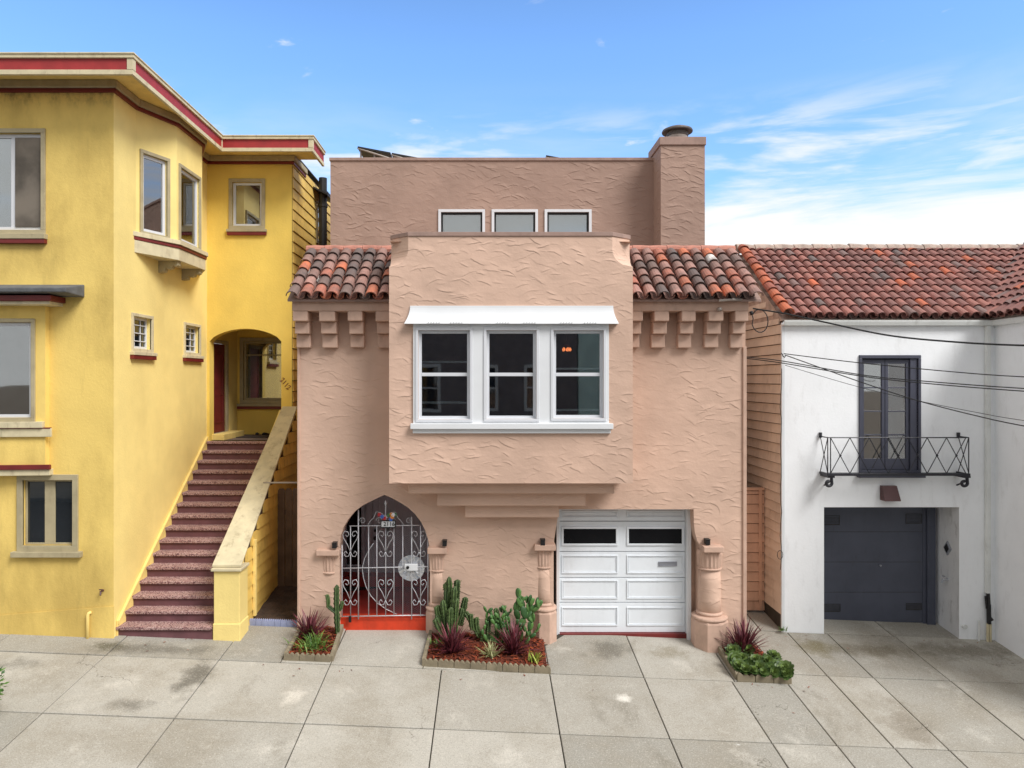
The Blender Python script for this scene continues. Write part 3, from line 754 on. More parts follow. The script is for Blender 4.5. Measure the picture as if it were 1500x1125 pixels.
# --- garage door
YG = .35; FG = front(YG)
g0, g1 = wx(819.5, YG), wx(1003.5, YG)
gb = gz((g0 + g1) / 2, YG)
secs = [(746, 763.5), (763.5, 808), (808, 846), (846, 882.5), (882.5, 926.5)]
mb = MB()
for (t, b) in secs: mb.fbox(FG, g0, g1, wz(b, YG) + .006, wz(t, YG) + (.15 if t == 746 else -.006), 0, .05)
gd = mb.build('garage_door', 'doorwhite', pink, bevel=.004)
px_c = [(822.5, 905), (918, 1001.5)]
for k, (t, b) in enumerate([(748, 758.5), None, (813, 840), (849.5, 877), (889, 916.5)]  if False else [(748, 758.5), (0, 0), (813, 840), (849.5, 877), (889, 916.5)]):
    if t == 0: continue
    for (a, c) in px_c:
        mb = MB(); A, C_, T, B = wx(a, YG), wx(c, YG), wz(t, YG), wz(b, YG)
        mb.ring(FG, A, C_, B, T, .02, .02, .02, .02, -.016, .005)
        mb.ring(FG, A + .03, C_ - .03, B + .028, T - .028, .012, .012, .012, .012, -.008, .005)
        mb.build('door_panel', 'doorwhite', gd, bevel=.006)
for (a, c) in px_c:
    mb = MB(); A, C_, T, B = wx(a, YG), wx(c, YG), wz(771.5, YG), wz(799, YG)
    mb.ring(FG, A, C_, B, T, .035, .035, .035, .035, -.022, .005)
    mb.build('window_frame', 'doorwhite', gd, bevel=.006)
    mb = MB(); mb.fbox(FG, A + .03, C_ - .03, B + .03, T - .03, -.004, .006); mb.build('pane', 'glassdark', gd)
mb = MB(); A, C_, T, B = wx(964.5, YG), wx(991.5, YG), wz(822.5, YG), wz(829, YG)
mb.ring(FG, A, C_, B, T, .02, .02, .015, .015, -.02, .004); mb.fbox(FG, A + .02, C_ - .02, B + .015, T - .015, -.012, .004)
mb.build('mail_slot', 'slotgrey', gd, bevel=.003)
mb = MB()
mb.box(wx(815, .3), g0 - .004, .27, YG + .05, gb - .1, 2.3); mb.box(g1 + .004, wx(1012, .25), .22, YG + .05, gb - .25, 2.3)
mb.box(g0 - .05, g1 + .02, .33, YG + .06, 2.195, 2.26)
mb.build('garage_jamb', 'white', pink, bevel=.006)
mb = MB(); mb.box(g0 - .03, g1 + .03, .27, .45, -.3, gb + .022)
mb.build('garage_threshold', 'dkred', pink)
mb = MB()
mb.face([(gt[0][0] - .1, YG + .08, -.5), (gt[-1][0] + .1, YG + .08, -.5), (gt[-1][0] + .1, YG + .08, 2.5), (gt[0][0] - .1, YG + .08, 2.5)])
mb.build('garage_back', 'dark', pink)
mb = MB()   # pink infill either side of the garage door
mb.box(wx(1012, .25) + .002, gt[-1][0] + .02, .35, .45, -.6, 2.3)
mb.build('garage_cheek', 'pink', pink)
# --- entrance porch
zf = wz(903, .15)
mb = MB(); mb.box(gl - .02, gr_ + .02, .10, .16, -.3, zf); mb.box(gl - .02, gr_ + .02, .09, .30, zf - .045, zf + .003)
mb.build('entry_step', 'vermilion', pink, bevel=.012)
xl, xr, yb_ = -3.1, -.62, 2.4
mb = MB(); mb.box(xl, xr, .16, yb_, -.2, zf - .05)
mb.build('porch_floor', 'porchred', pink)
mb = MB(); mb.box(xl, xr, 2.02, yb_, zf - .04, zf + .16); mb.build('door_step', 'porchred', pink, bevel=.01)
mb = MB()
FP = front(yb_)
dw = (wx(505, yb_), wx(531, yb_), wz(830, yb_), wz(735, yb_))
wall(mb, FP, xl, xr, zf - .2, 2.75, [(dw[0], dw[1], dw[2], dw[3], .1)])
for x in (xl, xr): mb.face([(x, .265, -.2), (x, yb_, -.2), (x, yb_, 2.75), (x, .265, 2.75)])
mb.face([(xl, .265, 2.75), (xr, .265, 2.75), (xr, yb_, 2.75), (xl, yb_, 2.75)])
mb.face([(xl, .265, -.2), (gl - .001, .265, -.2), (gl - .001, .265, 2.75), (xl, .265, 2.75)])
mb.face([(gr_ + .001, .265, -.2), (xr, .265, -.2), (xr, .265, 2.75), (gr_ + .001, .265, 2.75)])
mb.build('porch_wall', 'greywall', pink)
window(pink, FP, dw[0], dw[1], dw[2], dw[3], 'greydoor', casing=.05, jamb='greydoor', inset=.02, sash=.03, pane='glassdark')
mb = MB()
da, db = wx(546, yb_), wx(622, yb_)
mb.fbox(FP, da, db, zf + .16, 2.5, -.05, -.002)
dr = mb.build('front_door', 'greydoor', pink, bevel=.006)
mb = MB()
for (a, b, c, d) in ((.12, .45, .15, .75), (.55, .88, .15, .75), (.12, .45, .95, 1.85), (.55, .88, .95, 1.85)):
    w_ = db - da; mb.ring(FP, da + a * w_, da + b * w_, zf + .16 + c, zf + .16 + d, .025, .025, .025, .025, -.062, -.045)
mb.build('door_moulding', 'greydoor', dr, bevel=.005)
for z, r in ((wz(776, yb_), .032), (wz(787, yb_), .042)):
    x = wx(551, yb_); mb = MB()
    c_ = Vector((x, yb_ - .06, z)); b = len(mb.v)
    mb.tube([(x, yb_ - .05, z), (x, yb_ - .07, z), (x, yb_ - .085, z), (x, yb_ - .11, z)], r, 12)
    mb.build('door_knob' if r > .04 else 'deadbolt', 'black', dr, bevel=.006)
mb = MB(); mb.fbox(FP, da - .12, da - .005, zf, 2.6, -.06, -.003); mb.fbox(FP, db + .005, db + .12, zf, 2.6, -.06, -.003); mb.fbox(FP, da - .004, db + .004, 2.505, 2.6, -.06, -.003)
mb.build('door_frame', 'greydoor', pink, bevel=.006)
# --- iron gate
YT = .06
def gx(px): return wx(px, YT)
def gzz(py): return wz(py, YT)
mb = MB(); r = .0088
def bar(a, b, c, d, rr=r): mb.tube([(gx(a), YT, gzz(b)), (gx(c), YT, gzz(d))], rr, 6)
bar(501, 798, 501, 904, .011); bar(627, 790, 627, 904, .011); bar(500, 903, 628, 901, .010); bar(500, 832.5, 628, 830, .010); bar(512, 770.5, 616, 769.5, .009)
for px, t in ((513.5, 771), (525, 747), (540, 771), (552, 771), (565, 738), (577, 771), (590, 771), (603, 757), (616, 771)):
    bar(px, t, px, 903 if px not in (525, 603) else 907, .011 if px in (525, 603) else r)
gate = mb.build('gate', 'gateiron', pink, smooth=True)
def spiral(cx_, cy_, r0, turns, a0, dirn, shrink=.18, n=22):
    return [(gx(cx_) + r0 * (1 - (1 - shrink) * i / n) * cos(a0 + dirn * 2 * pi * turns * i / n), YT - .012, gzz(cy_) + r0 * (1 - (1 - shrink) * i / n) * sin(a0 + dirn * 2 * pi * turns * i / n)) for i in range(n + 1)]
mb = MB(); px1 = 12.09 / FOC
def heart(cx_, top, bot, w):
    for sgn in (-1, 1):
        R = w * .27 * px1
        sp = spiral(cx_ + sgn * w * .5, top + w * .27, R * 1.55, 1.35, pi * .5 - sgn * pi * .75 + (0 if sgn > 0 else 0), sgn, .2)
        out = [(gx(cx_ + sgn * w * .98), top + w * .45)]
        mb.tube([(gx(cx_), YT - .012, gzz(bot - 7)), (gx(cx_ + sgn * w * .45), YT - .012, gzz((top + bot) / 2 - 1)), (gx(cx_ + sgn * w * .85), YT - .012, gzz(top + w * .85)), (gx(cx_ + sgn * w * .98), YT - .012, gzz(top + w * .3)), (gx(cx_ + sgn * w * .7), YT - .012, gzz(top - w * .12)), (gx(cx_ + sgn * w * .32), YT - .012, gzz(top)), (gx(cx_ + sgn * w * .2), YT - .012, gzz(top + w * .35)), (gx(cx_ + sgn * w * .42), YT - .012, gzz(top + w * .6)), (gx(cx_ + sgn * w * .62), YT - .012, gzz(top + w * .38))], .0068, 5)
        mb.tube([(gx(cx_), YT - .012, gzz(bot - 7)), (gx(cx_ + sgn * w * .25), YT - .012, gzz(bot - .5)), (gx(cx_ + sgn * w * .62), YT - .012, gzz(bot)), (gx(cx_ + sgn * w * .85), YT - .012, gzz(bot - w * .42)), (gx(cx_ + sgn * w * .58), YT - .012, gzz(bot - w * .7)), (gx(cx_ + sgn * w * .4), YT - .012, gzz(bot - w * .4))], .0068, 5)
for cx_ in (513.5, 565, 614):
    for (t, b) in ((779, 815), (850, 886)):
        mb = MB(); heart(cx_, t, b, 11.5); mb.build('scrollwork', 'gateiron', gate, smooth=True)
mb = MB()
for sgn in (-1, 1):
    mb.tube([(gx(565 + sgn * 1), YT, gzz(757))] + [(gx(565 + sgn * (2 + 24 * (1 - cos(t)) / 2)), YT, gzz(757 - 0 + (13 * (1 - cos(t)) / 2 if t > 1.6 else 0) - 7 * sin(t))) for t in [pi * i / 10 for i in range(1, 11)]], .006, 5)
    mb.tube([(gx(565 + sgn * (9 + 5.5 * cos(a) * (1 - a / 11))), YT, gzz(763 - 5.5 * sin(a) * (1 - a / 11))) for a in [i * .45 for i in range(18)]], .005, 5)
    mb.tube([(gx(565 + sgn * (34 + 5.0 * cos(a) * (1 - a / 11))), YT, gzz(763 - 5.0 * sin(a) * (1 - a / 11))) for a in [i * .45 for i in range(18)]], .005, 5)
mb.lathe((gx(565), YT, gzz(743)), [(.004, 0), (.012, .01), (.006, .03), (.026, .065), (.002, .125)], 8)
mb.build('crest', 'gateiron', gate, smooth=True)
# mesh infill right of the arc
arcp = [(547, 796), (540, 806), (534, 818), (530.5, 832), (532, 846), (536, 860), (543, 873), (553, 884), (566, 893), (581, 900)]
mb = MB(); mb.tube([(gx(a), YT + .012, gzz(b)) for a, b in arcp], .006, 6)
mb.build('mesh_rim', 'gateiron', gate, smooth=True)
mb = MB(); pts = [(gx(a), YT + .013, gzz(b)) for a, b in arcp] + [(gx(626), YT + .013, gzz(901)), (gx(626), YT + .013, gzz(775)), (gx(603), YT + .013, gzz(771)), (gx(560), YT + .013, gzz(778))]
mb.face(pts); mb.build('mesh_screen', 'mesh', gate, recalc=False)
mb = MB(); c0 = Vector((gx(602.5), YT - .003, gzz(832)))
Rm = 19.5 * px1; n = 40
for i in range(n):
    t0, t1 = 2 * pi * i / n, 2 * pi * (i + 1) / n
    for (ra, rb) in ((0, .35), (.35, .7), (.7, 1.0)):
        q = lambda rr, t, : c0 + Vector((cos(t) * rr * Rm, random.uniform(-.006, .006), sin(t) * rr * Rm * .98))
        mb.face([q(ra, t0), q(rb, t0), q(rb, t1), q(ra, t1)])
mb.build('embossed_disc', 'steel', gate)
mb = MB(); mb.box(gx(593), gx(612), YT - .05, YT - .005, gzz(835), gzz(825.5))
lb = mb.build('lock_box', 'white', gate, bevel=.006)
mb = MB(); mb.tube([(gx(597.7), YT - .05, gzz(830)), (gx(597.7), YT - .075, gzz(830))], .027, 14); mb.build('lock_knob', 'black', gate, bevel=.004)
mb = MB(); mb.box(gx(511), gx(515), YT - .03, YT - .01, gzz(911), gzz(902)); mb.build('drop_bolt', 'black', gate, bevel=.004)
# house number plaque with flowers hanging on the gate
def text_mesh(body, size, depth=.004, shear=0):
    cu = bpy.data.curves.new('lettering', 'FONT'); cu.body = body; cu.size = size; cu.extrude = depth; cu.align_x = 'CENTER'; cu.align_y = 'CENTER'; cu.shear = shear
    ob = bpy.data.objects.new('lettering', cu); COL.objects.link(ob)
    bpy.context.view_layer.update()
    me = bpy.data.meshes.new_from_object(ob.evaluated_get(bpy.context.evaluated_depsgraph_get()))
    bpy.data.objects.remove(ob); bpy.data.curves.remove(cu)
    return me
def add_text(name, body, size, mat, parent, loc, rot=0, bold=0, shear=0):
    me = text_mesh(body, size, .004, shear)
    me.materials.clear(); me.materials.append(MT[mat])
    q = parent
    while q.parent: q = q.parent
    off = ORG.get(q.name, Vector())
    M_ = Matrix.Translation(Vector(loc) - off) @ Matrix.Rotation(radians(90), 4, 'X') @ Matrix.Rotation(rot, 4, 'Z')
    me.transform(M_)
    o = bpy.data.objects.new(name, me); COL.objects.link(o); o.parent = parent
    return o
Yp = YT - .05
pq = thing('house_number_plaque', 'white 2116 house number plaque with painted flowers hanging on the iron gate', 'house number', (wx(568, Yp), Yp, wz(772, Yp)))
mb = MB(); A, B_, T, Bt = wx(558.5, Yp), wx(578.5, Yp), wz(763.5, Yp), wz(772, Yp)
mb.box(A, B_, Yp, Yp + .02, Bt, T); mb.build('board', 'white', pq, bevel=.004)
mb = MB(); mb.ring(front(Yp), A - .012, B_ + .012, Bt - .012, T + .012, .012, .012, .012, .012, -.006, .022)
mb.build('board_frame', 'black', pq)
mb = MB(); x = wx(568.5, Yp); mb.prism([(x - .03, Yp, Bt - .013), (x + .03, Yp, Bt - .013), (x, Yp, Bt - .09)], (0, .015, 0)); mb.build('drop_finial', 'black', pq)
add_text('digits', '2116', .098, 'black', pq, (x + .018, Yp - .003, (T + Bt) / 2))
rg = random.Random(5)
for i, m in enumerate(('fred', 'fred', 'fblue', 'fwhite', 'forange', 'forange', 'fgreen', 'fblue', 'fwhite', 'fgreen', 'fred')):
    px_ = 556 + (i * 27 / 11) + rg.uniform(-1, 1); py_ = 757 + rg.uniform(-4.5, 4)
    if m.startswith('fr'): px_ = 556 + rg.uniform(0, 8)
    if m.startswith('fo'): px_ = 571 + rg.uniform(0, 6)
    mb = MB(); c = Vector((wx(px_, Yp), Yp - .012 - .004 * (i % 3), wz(py_, Yp)))
    for k in range(6):
        t = 2 * pi * k / 6
        d = Vector((cos(t), 0, sin(t))); s_ = Vector((-sin(t), 0, cos(t)))
        mb.face([c, c + d * .026 + s_ * .012 + Vector((0, -.004, 0)), c + d * .04, c + d * .026 - s_ * .012 + Vector((0, -.004, 0))])
    mb.build('flower', m, pq)
# --- solar panels
def solar(px0, py0, px1_, py1_, Y, lab, deep=1.7):
    x0, z0, x1, z1 = wx(px0, Y), wz(py0, Y), wx(px1_, Y), wz(py1_, Y)
    t = thing('solar_panel', lab, 'solar panel', (x0, Y, ut - .3), group='solar panels on the pink roof')
    d = Vector((x1 - x0, 0, z1 - z0)); nrm = Vector((-(z1 - z0), 0, x1 - x0)).normalized()
    mb = MB(); p = Vector((x0, Y, z0)); th = nrm * -.045
    mb.hexa([p + th, p + d + th, p + d + Vector((0, deep, 0)) + th, p + Vector((0, deep, 0)) + th, p, p + d, p + d + Vector((0, deep, 0)), p + Vector((0, deep, 0))])
    mb.build('frame', 'black', t, bevel=.006)
    mb = MB(); e = nrm * .004; q = Vector((0, .03, 0)); dd = d * .97; p2 = p + d * .015 + q
    L_ = Vector((0, deep - .06, 0)); mb.hexa([p2 - e, p2 + dd - e, p2 + dd + L_ - e, p2 + L_ - e, p2 + e, p2 + dd + e, p2 + dd + L_ + e, p2 + L_ + e])
    mb.build('cells', 'panel', t)
    mb = MB()
    for f in (.08, .5):
        c = p + d * f + th + Vector((0, .12, 0)); mb.tube([c, (c.x, c.y, ut - .3)], .022, 6)
    mb.tube([p + Vector((0, .02, 0)) + th, p + d * .95 + Vector((0, .02, -.14))], .02, 6)
    mb.build('mount', 'galv', t)
Ys = 4.6
solar(524, 214, 572, 223, Ys, 'dark solar panel tilted highest at the left end of the pink roof')
solar(574, 223.5, 622, 232.5, Ys, 'low dark solar panel just right of the tilted one, nearly hidden by the parapet')
solar(800, 227, 850, 236, Ys, 'small visible tip of a dark solar panel above the middle of the pink parapet')
# ================================================================ YELLOW HOUSE
YY, XS, YR, XR = -.56, -6.07, 3.28, -4.23
XLF = -10.2
yel = thing('yellow_house', 'tall yellow stucco house with a red and taupe eave and an outside staircase', 'house', (-6.5, 0, 0))
FY = front(YY); FS = Fr((XS, 0, 0), (0, 1, 0), (1, 0, 0)); FR = front(YR)
TOP = 9.23
def yx(p): return wx(p, YY)
def yz(p): return wz(p, YY)
w1 = (yx(-62), yx(61), yz(337), yz(195)); w2 = (yx(-66), yx(47), yz(614), yz(473)); w3 = (yx(34), yx(107), yz(799), yz(703))
mb = MB()
wall(mb, FY, XLF, XS, -.9, TOP, [(w1[0], w1[1], w1[2], w1[3], .16), (w3[0], w3[1], w3[2], w3[3], .2)])
mb.face([(XLF, YY, -.9), (XLF, 9, -.9), (XLF, 9, TOP), (XLF, YY, TOP)])
mb.build('front_wall', 'yfront', yel)
mb = MB()   # raised plinth along the foot
mb.prism([(XLF, YY - .02, gz(XLF, YY) + .02), (XS + .01, YY - .02, gz(XS, YY) + .52), (XS + .01, YY - .02, -1), (XLF, YY - .02, -1)], (0, .015, 0))
mb.build('plinth', 'yfront', yel)
sw = [(191.5, 222.5, 457, 515), (268.5, 292.5, 471, 520)]
def sy(px, X): return X * FOC / (px - CX) + CAMY    # depth of a point on a side wall
sws = []
for a, b, t, bo in sw:
    ya, yb2 = sy(a, XS), sy(b, XS); sws.append((ya + .06, yb2 - .04, wz(bo, ya) + .06, wz(t, ya) - .06))
mb = MB()
wall(mb, FS, YY, YR + 1.9, -.9, TOP, [(a, b, c, d, .13) for a, b, c, d in sws] + [(3.50, 4.42, 3.06, 5.24, .1)])
mb.build('side_wall', 'yside', yel)
arch = [(307, 500)] + [(307 + 105 * i / 16, 500 - 18.5 * math.sin(pi * i / 16) ** .62) for i in range(1, 16)] + [(412, 500)]
arch = [(wx(a, YR), wz(b, YR)) for a, b in arch]
rw = (wx(340.5, YR), wx(383.5, YR), wz(331, YR), wz(267, YR))
LZ = 3.06
mb = MB()
wall(mb, FR, XS, XR, LZ - .6, TOP, [(rw[0], rw[1], rw[2], rw[3], .14), (arch[0][0], arch[-1][0], LZ, arch, .24)])
mb.build('entry_wall', 'yrear', yel)
# porch behind the arch
mb = MB(); YPB = 5.15; FPB = front(YPB)
pw = (wx(357, YPB), wx(418, YPB), wz(586, YPB), wz(500, YPB))
wall(mb, FPB, XS, XR, LZ - .1, 5.75, [(pw[0], pw[1], pw[2], pw[3], .1)])
mb.face([(XR, YR + .24, LZ - .1), (XR, YPB, LZ - .1), (XR, YPB, 5.75), (XR, YR + .24, 5.75)])
mb.face([(XS, YR + .24, 5.75), (XR, YR + .24, 5.75), (XR, YPB, 5.75), (XS, YPB, 5.75)])
mb.build('porch_wall', 'yrear', yel)
mb = MB(); mb.box(XS, XR, YR + .021, YPB, LZ - .25, LZ); mb.build('landing', 'rug2', yel)
mb = MB(); mb.box(XS + .002, XS + .32, 3.42, 4.7, LZ + .001, LZ + .13); mb.build('door_sill', 'ytrim', yel, bevel=.008)
window(yel, FPB, pw[0], pw[1], pw[2], pw[3], 'taupe', casing=.09, jamb='taupe', inset=.03, sash=.05, pane='clear', rows=[(wz(520, YPB), .03)], backing='curtain', bd=.09, sill=('taupe', .06, .05, .06, 'dkred'))
mb = MB(); mb.fbox(FS, 3.52, 4.40, LZ + .13, 5.2, .03, .08); dd = mb.build('front_door', 'dkred', yel, bevel=.006)
mb = MB(); mb.ring(FS, 3.44, 4.48, LZ + .13, 5.28, .08, .08, .08, .001, -.03, .02); mb.build('door_frame', 'taupe', yel, bevel=.005)
mb = MB(); mb.ring(FS, 3.66, 4.26, LZ + .35, LZ + 1.0, .03, .03, .03, .03, .015, .035); mb.ring(FS, 3.66, 4.26, LZ + 1.15, LZ + 1.95, .03, .03, .03, .03, .015, .035)
mb.build('door_moulding', 'dkred', dd)
# windows
midu = yx(16)
window(yel, FY, *w1, 'taupe', casing=.07, jamb='white', inset=.05, sash=.06, pane='clear2', cols=[midu], mun=.07, sash_mat='vinyl', backing='blind', bd=.15, sill=('taupe', .085, .06, .03, 'dkred'), label='wide white sliding window in the upper front wall')
mb = MB(); mb.fbox(FY, yx(20), yx(58), w1[2] + .06, w1[3] - .06, .035, .04); mb.build('insect_screen', 'screen', yel)
# canted projecting panel with window 2
mb = MB()
A = Vector((XLF, YY - .34, 0)); B = Vector((yx(72), YY - .10, 0))
FQ = Fr(A, B - A, (-(B - A).normalized().y * -1, -1, 0)); FQ.n = Vector(((B - A).normalized().y, -(B - A).normalized().x, 0))
Lq = (B - A).length
def qz(p): return wz(p, YY - .14)
uq = lambda px: (wx(px, YY - .14) - XLF) / (B.x - A.x) * Lq
q = (uq(-70), uq(45), qz(612), qz(472))
z0, z1 = qz(685), qz(447)
wall(mb, FQ, 0, Lq, z0, z1, [(q[0], q[1], q[2], q[3], .09)])
mb.face([B + Vector((0, 0, z0)), (B.x, YY, z0), (B.x, YY, z1), B + Vector((0, 0, z1))])
for z in (z0, z1): mb.face([A + Vector((0, 0, z)), B + Vector((0, 0, z)), (B.x, YY, z), (A.x, YY, z)])
ob = mb.build('window_bay', 'yfront', yel)
window(yel, FQ, *q, 'taupe', casing=.06, jamb='white', inset=.03, sash=.05, pane='clear2', sash_mat='vinyl', backing='curtain', bd=.085, sill=('cream', .10, .05, .14), label='white framed window with a grey curtain in the lower bay')  # curtain colour behind the pane stands in for its grey reflection
mb = MB()
mb.fbox(FQ, 0, uq(74), qz(640), qz(627.5), -.045, .0); mb.build('bay_moulding', 'cream', ob, bevel=.006)
mb = MB(); mb.fbox(FQ, 0, uq(73), qz(628), qz(626.2), -.05, .0); mb.fbox(FQ, 0, uq(72.5), z0 - .03, z0 + .045, -.05, 0); mb.build('red_line', 'dkred', ob, bevel=.004)
mb = MB(); mb.fbox(FQ, 0, uq(71), z0 - .13, z0 - .032, -.02, .10); mb.build('bay_foot', 'cream', ob, bevel=.006)
mb = MB()   # slate coloured hood
zt, zb2 = qz(417), qz(434)
mb.prism([(XLF, YY, zt + .02), (XLF, YY - .52, zb2 + .09), (XLF, YY - .52, zb2 + .02), (XLF, YY, zb2)], (wx(103, YY - .4) - XLF, 0, 0))
hd = mb.build('window_hood', 'slate', yel, bevel=.015)
mb = MB(); mb.box(XLF, wx(77, YY - .35), YY - .40, YY, qz(443), qz(435)); mb.build('hood_band', 'dkred', hd, bevel=.005)
mb = MB(); mb.box(XLF, wx(73, YY - .35), YY - .36, YY, z1 - .01, qz(443) - .002); mb.build('hood_soffit', 'cream', hd, bevel=.005)
window(yel, FY, *w3, 'taupe', casing=.09, jamb='taupe', inset=.05, sash=.03, pane='glass', cols=[yx(70)], mun=.17, sash_mat='taupe', sill=('taupe', .09, .05, .07), label='small twin-light window near the foot of the wall')
for (a, b, c, d) in sws:
    window(yel, FS, a, b, c, d, 'cream', casing=.055, jamb='white', inset=.07, sash=.045, pane='glass', cols=[a + (b - a) * k / 3 for k in (1, 2)], rows=[(c + (d - c) * k / 4, .016) for k in (1, 2, 3)], mun=.016, sash_mat='vinyl', sill=('cream', .06, .05, .04, 'dkred'))
window(yel, FR, *rw, 'taupe', casing=.075, jamb='white', inset=.04, sash=.05, pane='clear', sash_mat='vinyl', backing='screen', bd=.13, sill=('taupe', .06, .04, .04, 'dkred'))
# oriel
P4 = [Vector((XS, .17, 0)), Vector((-5.72, .98, 0)), Vector((-5.71, 2.12, 0)), Vector((XS, 2.85, 0))]
oz0, oz1 = 6.86, TOP
mb = MB(); wins = []
for i, (A, B) in enumerate(zip(P4, P4[1:])):
    d = (B - A).normalized(); f = Fr(A, d, (d.y, -d.x, 0)); L_ = (B - A).length
    h = (L_ * .15, L_ * .74, 6.98, 8.34) if i == 0 else ((.13, .98, 6.98, 8.34) if i == 1 else None)
    wall(mb, f, 0, L_, oz0, oz1, [(*h, .10)] if h else [])
    if h: wins.append((f, h))
    else: f_ = f
mb.face([p + Vector((0, 0, oz0)) for p in P4])
ori = mb.build('oriel', 'yside', yel)
for f, h in wins: window(yel, f, *h, 'taupe', casing=.06, jamb='white', inset=.03, sash=.055, pane='clear', sash_mat='vinyl', backing='blind' if f is wins[0][0] else 'screen', bd=.09)
def offs(k): return [Vector((XS, P4[0].y - k, 0)), P4[1] + Vector((k, -k * .6, 0)), P4[2] + Vector((k, k * .6, 0)), Vector((XS, P4[3].y + k, 0))]
for nm, k, a, b, m in (('oriel_sill', .10, 6.86, 6.94, 'cream'), ('oriel_line', .075, 6.80, 6.858, 'dkred'), ('oriel_skirt', .055, 6.58, 6.798, 'cream')):
    mb = MB(); mb.prism([p + Vector((0, 0, a)) for p in offs(k)], (0, 0, b - a)); mb.build(nm, m, ori, bevel=.006)
for y in (1.0, 2.0):
    mb = MB(); pr = [(0, 6.578), (.36, 6.578), (.36, 6.50), (.31, 6.47), (.27, 6.50), (.24, 6.44), (.17, 6.42), (.14, 6.46), (.11, 6.38), (0, 6.36)]
    mb.prism([(XS + a, y, z) for a, z in pr], (0, .13, 0)); mb.build('bracket', 'taupe', ori, bevel=.006)
# eaves
ov = .62
ex_, ey_ = XS + ov, YY - ov
ry2, rx2 = YR - .78, XR + .64
EB, ET = 9.08, 9.405
pl = [(XLF, ey_), (ex_, ey_), (ex_, ry2), (rx2, ry2), (rx2, ry2 + 1.05)]
mb = MB()
mb.prism([(XLF, ey_ + .03, TOP + .001), (ex_ - .03, ey_ + .03, TOP + .001), (ex_ - .03, ry2 + .03, TOP + .001), (rx2 - .03, ry2 + .03, TOP + .001), (rx2 - .03, ry2 + 1.05, TOP + .001), (XR - .2, ry2 + 1.05, TOP + .001), (XR - .2, 9, TOP + .001), (XLF, 9, TOP + .001)], (0, 0, .10))
rf = mb.build('eave_soffit', 'ytrim', yel)
def bandline(mb, pts, z0, z1, out, th=.03):
    n = len(pts); L_ = []
    def off(i, o):
        p = Vector(pts[i]).to_2d() if False else Vector((pts[i][0], pts[i][1]))
        ns = []
        for a, b in ((i - 1, i), (i, i + 1)):
            if a < 0 or b >= n: continue
            d = (Vector(pts[b]) - Vector(pts[a])).normalized(); ns.append(Vector((d.y, -d.x)))
        m = sum(ns, Vector((0, 0))); 
        if len(ns) == 2: m = m / (1 + ns[0].dot(ns[1]))
        return p + m * o
    for i in range(n - 1):
        a, b = off(i, out), off(i + 1, out); c, d = off(i + 1, out - th), off(i, out - th)
        mb.hexa([(a.x, a.y, z0), (b.x, b.y, z0), (c.x, c.y, z0), (d.x, d.y, z0), (a.x, a.y, z1), (b.x, b.y, z1), (c.x, c.y, z1), (d.x, d.y, z1)])
P2 = [Vector(p) for p in pl]
mb = MB(); bandline(mb, P2, EB, EB + .075, .0, .05); bandline(mb, P2, ET - .075, ET, .02, .07); bandline(mb, P2, ET - .02, ET + .004, .035, .08)
mb.build('fascia', 'cream', yel, bevel=.005)
mb = MB(); bandline(mb, P2, EB + .076, ET - .076, -.015, .03); mb.build('fascia_stripe', 'red', yel)
mb = MB()
for x, y in ((ex_, ey_), (ex_, ry2), (rx2, ry2)):
    mb.box(x - .09, x + .004, y - .004, y + .09, EB + .076, ET - .077)
mb.build('fascia_corner', 'cream', yel, bevel=.004)
mb = MB(); mb.prism([(p[0], p[1], ET - .03) for p in pl] + [(XR - .02, ry2 + 1.05, ET - .03), (XR - .02, 9, ET - .03), (XLF, 9, ET - .03)], (0, 0, .02)); mb.build('flat_roof', 'slate', yel)
wl = [Vector((XLF, YY)), Vector((XS, YY)), P4[0].to_2d(), P4[1].to_2d(), P4[2].to_2d(), P4[3].to_2d(), Vector((XS, YR)), Vector((XR, YR)), Vector((XR, YR + 1.0))]
mb = MB(); bandline(mb, wl, TOP - .125, TOP, .09, .09); mb.build('frieze_moulding', 'taupe', yel, bevel=.02)
mb = MB(); bandline(mb, wl, TOP - .185, TOP - .127, .055, .055); mb.build('frieze_line', 'dkred', yel, bevel=.006)
# rear siding wall facing the passage
FX = Fr((XR, 0, 0), (0, 1, 0), (1, 0, 0))
sw2 = (sy(462.5, XR), sy(471, XR), wz(352, sy(462, XR)) , wz(303, sy(462, XR)))
mb = MB(); wall(mb, FX, YR, 11, -.9, TOP - .02, [])
mb.build('passage_wall', 'joint', yel)
mb = MB(); siding(mb, FX, YR + .02, 11, -.5, TOP - .04, .232); mb.build('siding', 'ysiding', yel)
window(yel, FX, sw2[0], sw2[1], sw2[2], sw2[3], 'cream', casing=.07, proud=.06, jamb='white', inset=-.045, sash=.05, pane='glass', cols=[(sw2[0] + sw2[1]) / 2], sash_mat='vinyl')
yv = sy(473, -4.02)
mb = MB(); mb.tube([(-4.02, yv, 5.5), (-4.02, yv, wz(261, yv))], .10, 12)
for z in (6.4, 8.6): mb.tube([(-4.02, yv, z), (-4.02, yv, z + .06)], .118, 12)
mb.build('vent_pipe', 'black', yel, smooth=False)
mb = MB(); zz = wz(281, yv); mb.prism([(XR + .03, yv - .25, zz + .03), (XR + .03, yv + .9, zz + .03), (XR + .38, yv + .9, zz - .14), (XR + .38, yv - .25, zz - .14)], (0, 0, .04)); mb.build('vent_flashing', 'black', yel)
